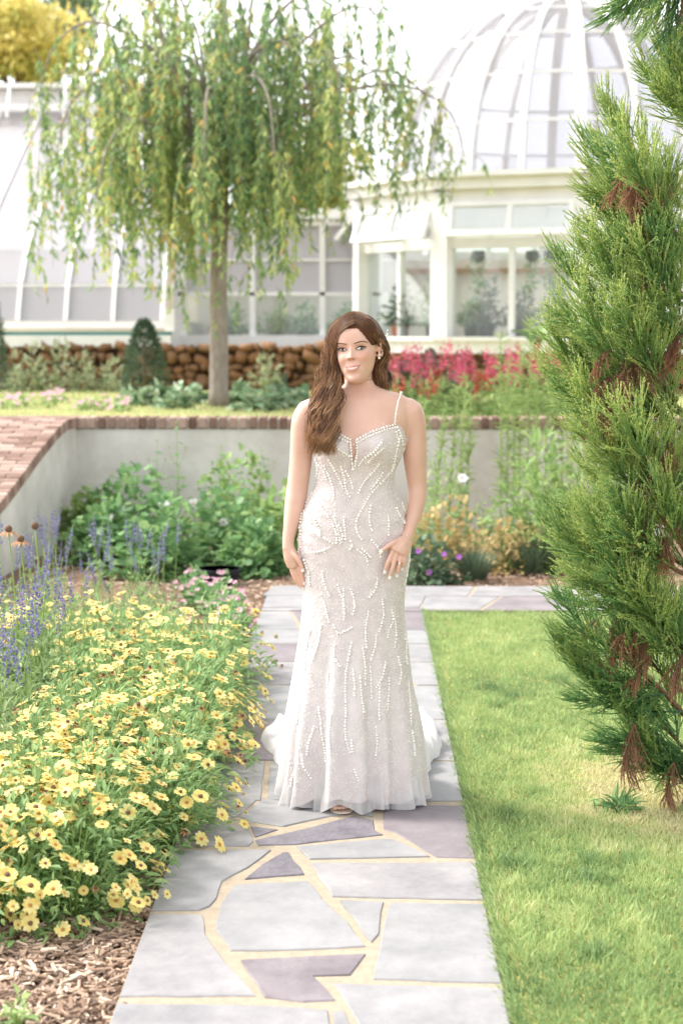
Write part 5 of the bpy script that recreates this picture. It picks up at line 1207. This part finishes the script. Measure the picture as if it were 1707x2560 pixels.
# tufts of coarser grass
tc_=np.stack([PXR+.1+gg.random(60)*1.3,4.2+gg.random(60)*4.6],-1)
dd=np.min(np.linalg.norm(pts[:,None,:]-tc_[None],axis=2),axis=1); tf=np.exp(-(dd/.05)**2); hgt*=1+.8*tf; tn=np.clip(tn-.35*tf,0,1)
d=unit(np.stack([gg.normal(0,.55,n),gg.normal(0,.55,n),np.ones(n)],-1))
edge=pts[:,0]<PXR+.05; d[edge,0]-=.5; d=unit(d)
ne=4200; pe=np.stack([PXR+gg.random(ne)*.03,3.6+gg.random(ne)*(YN-3.6)],-1); pts=np.concatenate([pts,pe]); n=len(pts); d=np.concatenate([d,unit(np.stack([-gg.random(ne)*1.6-.2,gg.normal(0,.6,ne),np.ones(ne)],-1))]); hgt=np.concatenate([hgt,gg.uniform(.015,.038,ne)]); tn=np.concatenate([tn,gg.uniform(.1,.7,ne)])
mb=MB(); scatter(mb,np.concatenate([pts+np.array([.006,0]),np.full((n,1),-.014)],1),d,gg.normal(0,1,(n,3))*np.array([1,1,.2]),hgt*1.35,gg.uniform(.0028,.0055,n),(LEAF_BLADE[0],[np.array([[1,0,2,3]]),np.array([[3,2,4]])]),tn)
o=mb.build('grass',m_grass,kind='stuff'); tag(o,'short mown green lawn grass beside the flagstone path','grass')
mb=MB(); n=14000; x=gg.uniform(-5.5,5.5,n); y=WY+.35+gg.random(n)**1.3*7.2; scatter(mb,np.stack([x,y,np.full(n,TZ)],-1),unit(np.stack([gg.normal(0,.5,n),gg.normal(0,.5,n),np.ones(n)],-1)),gg.normal(0,1,(n,3)),gg.uniform(.03,.06,n),.010,LEAF_BLADE,gg.uniform(.45,1,n)); o=mb.build('terrace_grass',m_grass,kind='stuff'); tag(o,'pale yellow green turf on the raised terrace','grass')
m_chip=leafm('bark chip',[(0,srgb(96,70,54)),(.5,srgb(156,124,100)),(.8,srgb(200,170,144)),(1,srgb(226,206,184))],.0,.9)
def chips(x0,x1,y0,y1,n):
    x=gg.uniform(x0,x1,n); y=gg.uniform(y0,y1,n); a=gg.uniform(0,6.28,n); d=np.stack([np.cos(a),np.sin(a),gg.normal(0,.22,n)],-1); L=gg.uniform(.012,.048,n)
    return np.stack([x,y,-.030+gg.uniform(.0,.016,n)],-1),d,L
mb=MB()
CH=(np.array([[0,.3,0],[0,-.4,0],[1,.35,0],[1,-.25,0],[0.05,.25,.10],[.05,-.3,.10],[.95,.3,.1],[.95,-.2,.1]]),[np.array([[4,5,7,6],[0,1,5,4],[2,6,7,3],[1,3,7,5],[0,4,6,2]])])
for x0,x1,y0,y1,n in ((-1.5,PXL-.005,3.7,5.2,9000),(-1.5,PXL-.005,8.2,YF+.3,5000),(-2.3,3.2,YF+.02,WY,9000)):
    p,d,L=chips(x0,x1,y0,y1,n); scatter(mb,p,d,np.tile([0,0,1.0],(n,1))+gg.normal(0,.3,(n,3)),L,L*gg.uniform(.2,.45,n),CH,gg.random(n))
o=mb.build('bark_mulch',m_chip,kind='stuff',smooth=False); tag(o,'brown shredded bark mulch covering the flower beds','mulch')
# seedling in the mulch and weeds in the grass
x,y=gp_(40,2545); bush('seedling','small green seedling sprouting from bare mulch','plant',(x,y,-.03),.06,.06,.07,40,.035,.015,m_lite,LEAF_LANCE,None,801,stems=3)
x,y=gp_(1545,2020); bush('weed','coarse blue green weed tuft in thin lawn near the conifer','weed',(x,y,-.02),.09,.07,.05,60,.07,.010,m_anem,LEAF_LANCE,None,802,stems=3,droop=-.1)
# ============================================================ TREES
m_bark=pm('grey bark',srgb(126,115,106),srgb(164,153,142),22,0.9,0.6,50,stretch=(1,1,.35))
m_bark2=pm('brown bark',srgb(84,62,48),srgb(122,96,76),20,0.9,0.6,50)
m_wleaf=leafm('weeping leaf',[(0,srgb(60,106,60)),(.35,srgb(110,150,80)),(.65,srgb(172,190,100)),(.9,srgb(212,214,122)),(.97,srgb(222,196,92)),(1,srgb(226,176,84))],.5,.5)
# ---------------- weeping cherry
wt=G(547,1016,TZ); WYT=wt.y
tree=thing('weeping_tree','weeping tree with drooping leafy branches in front of the greenhouses','tree',(wt.x,wt.y,TZ))
wr=np.random.default_rng(17)
def wl(px,py,dy=0): return np.array(P(px,py,WYT+dy))-np.array([wt.x,wt.y,TZ])
tq,_,_=path3([wl(547,1020),wl(548,900),wl(546,760),wl(548,640),wl(552,540),wl(556,420),wl(570,280),wl(590,120)],24)
mb=MB(); mb.tube(tq,np.interp(np.linspace(0,1,24),[0,.05,.4,.6,.8,1],[.115,.098,.085,.075,.055,.035]),14); mb.build('trunk',m_bark,tree)
limbs=[]
tops=[(700,100,-.6),(780,95,-.9),(880,140,-.3),(990,180,.0),(1060,230,.2),(400,150,-.3),(300,120,.4),(250,200,-.5),(330,300,-.9),(480,60,.6),(620,20,.8),(760,20,.7),(850,-60,.3),(420,-40,.0),(560,-60,-.4),(650,200,-1.2),(520,220,-1.3),(200,60,.2),(680,-100,0),(330,-30,-.5),(920,20,.6)]
for i,(px,py,dy) in enumerate(tops):
    st=tq[int(wr.integers(11,20))]; e=wl(px,py,dy); mid=(st+e)/2+np.array([0,0,.35]); out=e-st; out[2]=0; out=unit(out)
    end=e+out*.45+np.array([0,0,-.75])
    q,_,_=path3([st,mid,e,e+out*.25+np.array([0,0,-.18]),end],18); limbs.append(q)
    mb=MB(); mb.tube(q,np.linspace(.028,.006,18),7); mb.build('limb',m_bark,tree)
leaf=MB(); twig=MB()
def droop_strand(s,out,L,dens=1.0,tb=.5):
    k=12; t=np.linspace(0,1,k); sw=wr.normal(0,.08,2)
    q=np.stack([s[0]+out[0]*.22*np.sqrt(t)+sw[0]*t*L*.5,s[1]+out[1]*.22*np.sqrt(t)+sw[1]*t*L*.5,s[2]+.04*np.sin(t*3)-L*t**1.15],-1)
    twig.tube(q,np.linspace(.0045,.0016,k),3,cap=False)
    n=int(L*30*dens); u=wr.uniform(.06,1,n)*(k-1.01); j=u.astype(int); p=q[j]+(q[j+1]-q[j])*(u-j)[:,None]
    d=rdirs(n,-1,-.25,wr); d[:,2]-=.5
    scatter(leaf,p,d,wr.normal(0,1,(n,3)),wr.uniform(.07,.125,n),wr.uniform(.022,.034,n),LEAF_LANCE,np.clip(tb-.02+wr.normal(0,.17,n)+(wr.random(n)<.03)*.5,0,1))
def out_px(p): 
    x=p[0]+wt.x; y=p[1]+wt.y; z=p[2]+TZ; return 909+x/y*4200, 829-(z-CAM_H)/y*4200
# lower outline of the crown, in metres from the ground, as a function of x
outl=np.array([(70,660),(120,760),(180,720),(250,660),(330,700),(420,800),(480,740),(560,680),(640,740),(700,750),(740,690),(780,560),(840,540),(900,520),(960,540),(1040,520),(1100,540)],float)
for q in limbs:
    for r_ in range(17):
        i=int(wr.integers(6,18)); s=q[i]+wr.normal(0,.10,3); o=unit(np.array([wr.normal(),wr.normal(),0])); px,py=out_px(s)
        low=np.interp(px,outl[:,0],outl[:,1])+wr.uniform(-140,60); L=max(.35,min(2.3,(low-py)/240*wr.uniform(.55,1.0)))
        droop_strand(s,o,L,1.0,wr.choice([.25,.42,.6,.72]))
# fill inside of the crown
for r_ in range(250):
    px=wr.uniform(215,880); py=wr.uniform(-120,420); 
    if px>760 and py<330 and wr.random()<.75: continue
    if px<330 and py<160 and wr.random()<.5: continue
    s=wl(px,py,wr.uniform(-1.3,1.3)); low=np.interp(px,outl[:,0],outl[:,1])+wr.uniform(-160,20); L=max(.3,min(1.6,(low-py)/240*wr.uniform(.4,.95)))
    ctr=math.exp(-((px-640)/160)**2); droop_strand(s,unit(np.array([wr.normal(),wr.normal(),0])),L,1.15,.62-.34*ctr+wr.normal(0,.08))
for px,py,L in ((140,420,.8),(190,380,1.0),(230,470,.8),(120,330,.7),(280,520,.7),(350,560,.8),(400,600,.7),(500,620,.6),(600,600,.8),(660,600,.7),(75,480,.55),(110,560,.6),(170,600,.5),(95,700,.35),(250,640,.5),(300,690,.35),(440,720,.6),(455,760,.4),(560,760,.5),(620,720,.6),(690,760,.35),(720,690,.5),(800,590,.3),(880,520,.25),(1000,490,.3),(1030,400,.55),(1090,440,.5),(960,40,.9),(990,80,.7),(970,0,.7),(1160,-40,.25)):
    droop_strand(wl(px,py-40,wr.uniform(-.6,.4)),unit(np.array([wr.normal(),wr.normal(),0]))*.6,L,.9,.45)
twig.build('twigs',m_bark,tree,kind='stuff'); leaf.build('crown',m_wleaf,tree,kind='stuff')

# ---------------- background trees
def bgtree(label,px,py,Y,rx,rz,mat,seed,n=2900,ls=.20,trunk=.2):
    g=np.random.default_rng(seed); c=P(px,py,Y); t=thing('background_tree',label,'tree',(c.x,Y,TZ)); zc_=c.z-TZ
    mb=MB(); q,_,_=path3([(0,0,0),(.1,0,zc_*.5),(0,0,zc_)],10); mb.tube(q,np.linspace(trunk,trunk*.4,10),8)
    cl=rdirs(26,-.7,1,g)*g.uniform(.35,1,(26,1))*np.array([rx,rx*.8,rz])+np.array([0,0,zc_])
    for p in cl[:10]: qq,_,_=path3([(0,0,zc_*.7),(p*np.array([.5,.5,1])+np.array([0,0,zc_*.85]))/np.array([1,1,2])+np.array([0,0,zc_*.0]),p],6); mb.tube(qq,np.linspace(.07,.02,6),5)
    mb.build('trunk',m_bark2,t)
    w=g.integers(0,26,n); rad=g.uniform(.28,.42,26)*(rx+rz)/2
    d=rdirs(n,-1,1,g); pos=cl[w]+d*(rad[w]*g.random(n)**.4)[:,None]*np.array([1,1,.75]); mb=MB()
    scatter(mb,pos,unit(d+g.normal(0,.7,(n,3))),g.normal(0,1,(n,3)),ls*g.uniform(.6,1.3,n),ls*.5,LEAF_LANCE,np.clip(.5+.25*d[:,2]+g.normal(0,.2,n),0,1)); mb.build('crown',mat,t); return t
m_yel=leafm('golden leaf',[(0,srgb(150,156,70)),(.4,srgb(204,192,92)),(.8,srgb(232,212,116)),(1,srgb(238,220,144))],.5)
m_bg=leafm('bg leaf',[(0,srgb(58,84,56)),(.5,srgb(92,122,78)),(1,srgb(150,172,104))],.35)
m_ol=leafm('olive leaf',[(0,srgb(112,120,48)),(.5,srgb(156,158,66)),(1,srgb(194,188,92))],.4)
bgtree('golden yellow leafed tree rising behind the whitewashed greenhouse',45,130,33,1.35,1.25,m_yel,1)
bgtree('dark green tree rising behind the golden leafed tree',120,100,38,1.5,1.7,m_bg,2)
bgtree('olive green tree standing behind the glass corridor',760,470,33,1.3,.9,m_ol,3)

# ---------------- cryptomeria (feathery conifer)
m_need=leafm('conifer needle',[(0,srgb(54,110,64)),(.4,srgb(104,158,84)),(.7,srgb(164,194,100)),(1,srgb(214,220,124))],.4,.5)  # palette runs from shaded green to sunlit green, painted into the tint
m_dead=leafm('dead needle',[(0,srgb(120,76,52)),(.5,srgb(164,112,78)),(1,srgb(204,156,114))],.3,.8)
def shoot(mb,a,b,nn,g,tint,wid=.0070,ndl=.010):
    a=np.asarray(a); b=np.asarray(b); mb.tube([a,(a+b)/2,b],[.0019,.0015,.0007],3,tint=tint-.15,cap=False)
    u=g.random(nn); p=a+(b-a)*u[:,None]; ax=unit(b-a); d=unit(rdirs(nn,-1,1,g)+ax[None]*1.5); scatter(mb,p,d,g.normal(0,1,(nn,3)),ndl*g.uniform(.7,1.2,nn)*np.clip(1.25-u*.55,.5,1),.0021,LEAF_SIMPLE,np.clip(tint+.25*u+g.normal(0,.1,nn),0,1))
def spray(seed,tint,L=.34,dead=False):
    """fan of rope-like shoots that leave a short axis in a forward cone"""
    g=np.random.default_rng(seed); mb=MB(); k=8; t=np.linspace(0,1,k); ax=L*.55; q=np.stack([t*ax,.01*np.sin(t*3+seed),(-.10 if dead else .06)*ax*t*t],-1)
    mb.tube(q,np.linspace(.0042,.0018,k),4,tint=max(0,tint-.3))
    for i in range(26):
        u=(i/25)**.9; s0=q[min(int(u*(k-1)),k-1)]; a=g.uniform(0,6.28); cone=(.30+.55*(1-u))*g.uniform(.5,1.1); ln_=L*(.62-.16*u)*g.uniform(.7,1.1)
        d=unit(np.array([1.0,cone*math.cos(a),cone*.75*math.sin(a)+(.10 if not dead else -.15)])); e=s0+d*ln_+np.array([0,0,(.02 if not dead else -.04)*g.uniform(.3,1)]); m_=(s0+e)/2+np.array([0,0,-.012 if not dead else .01])
        tn=tint+g.normal(0,.09)
        for p0,p1 in ((s0,m_),(m_,e)): rope(mb,p0,p1,g,tn+(.10 if p1 is e else 0),p1 is e)
        if not dead or i%2:
            for w in range(2):
                s2=s0+(e-s0)*g.uniform(.3,.7); d2=unit(d+g.normal(0,.32,3)); rope(mb,s2,s2+d2*ln_*g.uniform(.25,.45),g,tn+.12,True)
    return mb.mesh('foliage_spray',m_dead if dead else m_need)
def rope(mb,a,b,g,tint,tip):
    a=np.asarray(a); b=np.asarray(b); l=np.linalg.norm(b-a); mb.tube([a,b],[.0022,.0009 if tip else .0022],3,tint=tint-.1,cap=False)
    n=int(10+l*230); u=g.random(n); p=a+(b-a)*u[:,None]; ax=unit(b-a); d=unit(rdirs(n,-1,1,g)+ax[None]*1.7)
    scatter(mb,p,d,g.normal(0,1,(n,3)),.0105*g.uniform(.7,1.15,n)*(np.clip(1.15-.5*u,.5,1) if tip else 1),.0026,LEAF_SIMPLE,np.clip(tint+.18*u*tip+g.normal(0,.08,n),0,1))
SPR=[spray(i,tn) for i,tn in enumerate((.18,.30,.40,.55,.68))]; DEAD=[spray(40+i,tn,.24,True) for i,tn in enumerate((.25,.55))]
cb=G(1790,1985); CT=thing('feathery_conifer','feathery green conifer with brown dead sprays beside the lawn','tree',(cb.x,cb.y,-.02))
cr_=np.random.default_rng(23)
def cl_(px,py,dy=0): return np.array(P(px,py,cb.y+dy))-np.array([cb.x,cb.y,-.02])
cq,_,_=path3([(0,0,0),(.01,0,.6),(-.02,.02,1.4),(.0,.0,2.2),(0,0,3.6)],24); mb=MB(); mb.tube(cq,np.linspace(.07,.02,24),12); mb.build('trunk',m_bark2,CT)
def put(mesh,pos,d,s,roll=None):
    o=link('foliage_spray',mesh,CT); d=Vector(d).normalized(); x=d; z=Vector((0,0,1))-x*x.z; 
    if z.length<.1: z=Vector((0,-1,0))-x*(-x.y)
    z.normalize(); y=z.cross(x); M=Matrix((x,y,z)).transposed()@Matrix.Rotation(cr_.normal(0,.5) if roll is None else roll,3,'X'); o.matrix_local=Matrix.Translation(Vector(pos))@M.to_4x4()@Matrix.Scale(s,4); return o
def branch(px,py,dy,zb,bend=-.05,n=9,dark=.0,deadn=2,rad=.012):
    """limb from the trunk at height zb to the tip seen at px,py"""
    i=min(23,int(zb/3.6*23)); st=cq[i]; e=cl_(px,py,dy); mid=st*.5+e*.5+np.array([0,0,bend]); q,_,_=path3([st,mid,e-unit(e-st)*min(.15,.4*np.linalg.norm(e-st))],14)
    mb=MB(); mb.tube(q,np.linspace(rad,.004,14),6); mb.build('branch',m_bark2,CT)
    tip=unit(q[-1]-q[-3])
    for k_ in range(n):
        u=1-.55*(k_/(n-1))**1.15; p=q[min(13,int(u*13))]; a=cr_.uniform(0,6.28); d=unit(tip*(1.0 if k_<2 else .75)+.62*np.array([math.cos(a)*.7,math.cos(a)*.7,math.sin(a)*.8+.10])*(0.35 if k_<2 else 1)); tn=np.clip(.35-.25*dark+.5*(d[2]*.4+.2)-.3*(1-u),0,1)  # upturned sprays get lit tints, inner ones shaded tints
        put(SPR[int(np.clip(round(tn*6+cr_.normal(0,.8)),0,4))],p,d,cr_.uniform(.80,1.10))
    for k_ in range(deadn):
        p=q[int(cr_.integers(3,11))]; put(DEAD[int(cr_.integers(0,2))],p+np.array([0,-.10,-.02]),(cr_.normal(-.2,.3),cr_.normal(-.2,.3),-1),cr_.uniform(.8,1.2))
BR=[(1620,165,.1,2.5,0),(1660,250,-.1,2.4,0),(1525,235,.0,2.25,0),(1490,320,-.1,2.1,0),(1480,400,.1,2.0,0),(1520,480,-.2,1.85,2),(1475,470,.2,1.9,1),(1570,420,-.3,2.0,1),(1640,380,.1,2.1,0),
 (1490,590,.1,1.75,2),(1560,560,-.2,1.75,3),(1640,520,-.3,1.85,3),(1440,660,.1,1.6,0),(1410,710,-.05,1.5,1),(1500,640,-.25,1.55,1),(1600,640,-.3,1.6,2),(1420,800,.1,1.4,1),(1395,880,.0,1.25,1),(1470,830,-.25,1.35,2),(1560,790,-.35,1.4,2),(1660,760,-.2,1.5,2),
 (1400,960,.1,1.15,2),(1440,1000,-.2,1.1,2),(1530,950,-.35,1.2,3),(1480,1080,.0,1.0,1),(1560,1080,-.4,1.05,1),(1640,1060,-.3,1.1,1),(1450,1190,.1,.85,1),(1490,1150,-.3,.95,1),(1600,1160,-.4,.95,3),(1400,1290,.0,.75,0),(1390,1350,-.1,.65,1),(1450,1310,-.3,.75,2),(1530,1290,-.4,.8,3),(1640,1270,-.4,.85,3),
 (1420,1410,.1,.6,1),(1470,1450,-.1,.55,1),(1540,1430,-.3,.6,3),(1640,1420,-.3,.65,2),(1510,1520,.0,.45,2),(1600,1540,-.3,.5,3),(1680,1560,-.2,.5,3)]
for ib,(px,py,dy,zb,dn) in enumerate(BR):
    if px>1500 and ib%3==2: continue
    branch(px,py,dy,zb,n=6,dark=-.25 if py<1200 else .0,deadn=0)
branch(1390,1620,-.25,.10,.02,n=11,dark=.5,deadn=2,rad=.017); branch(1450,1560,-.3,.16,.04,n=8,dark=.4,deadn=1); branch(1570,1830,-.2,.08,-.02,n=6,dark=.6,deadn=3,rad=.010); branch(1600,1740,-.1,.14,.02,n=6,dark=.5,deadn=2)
for px,py,dy in ((1590,440,-.30),(1625,470,-.35),(1560,470,-.3),(1655,450,-.3),(1600,500,-.33),(1600,860,-.36),(1560,890,-.38),(1640,900,-.36),(1590,930,-.4),(1530,920,-.36),(1640,590,-.2),(1665,640,-.2),(1620,1210,-.42),(1650,1260,-.42),(1590,1270,-.42),(1670,1330,-.4),(1545,980,-.36),(1620,1590,-.36),(1585,1570,-.36),(1650,1640,-.36),(1560,1030,-.36),(1520,1540,-.3),(1670,1100,-.4),(1690,830,-.35)):
    for w in range(2): put(DEAD[int(cr_.integers(0,2))],cl_(px+cr_.normal(0,14),py+cr_.normal(0,14),dy*.62),(cr_.normal(-.35,.4),cr_.normal(-.2,.3),-.8),cr_.uniform(.5,.9))
# drooping bough overhead at the corner
for px,py,dy,dn in ((1560,20,-.2,4),(1640,60,-.3,4),(1690,100,-.1,3),(1620,-40,0,3)): branch(px,py,dy,3.3,.05,n=6,deadn=dn)
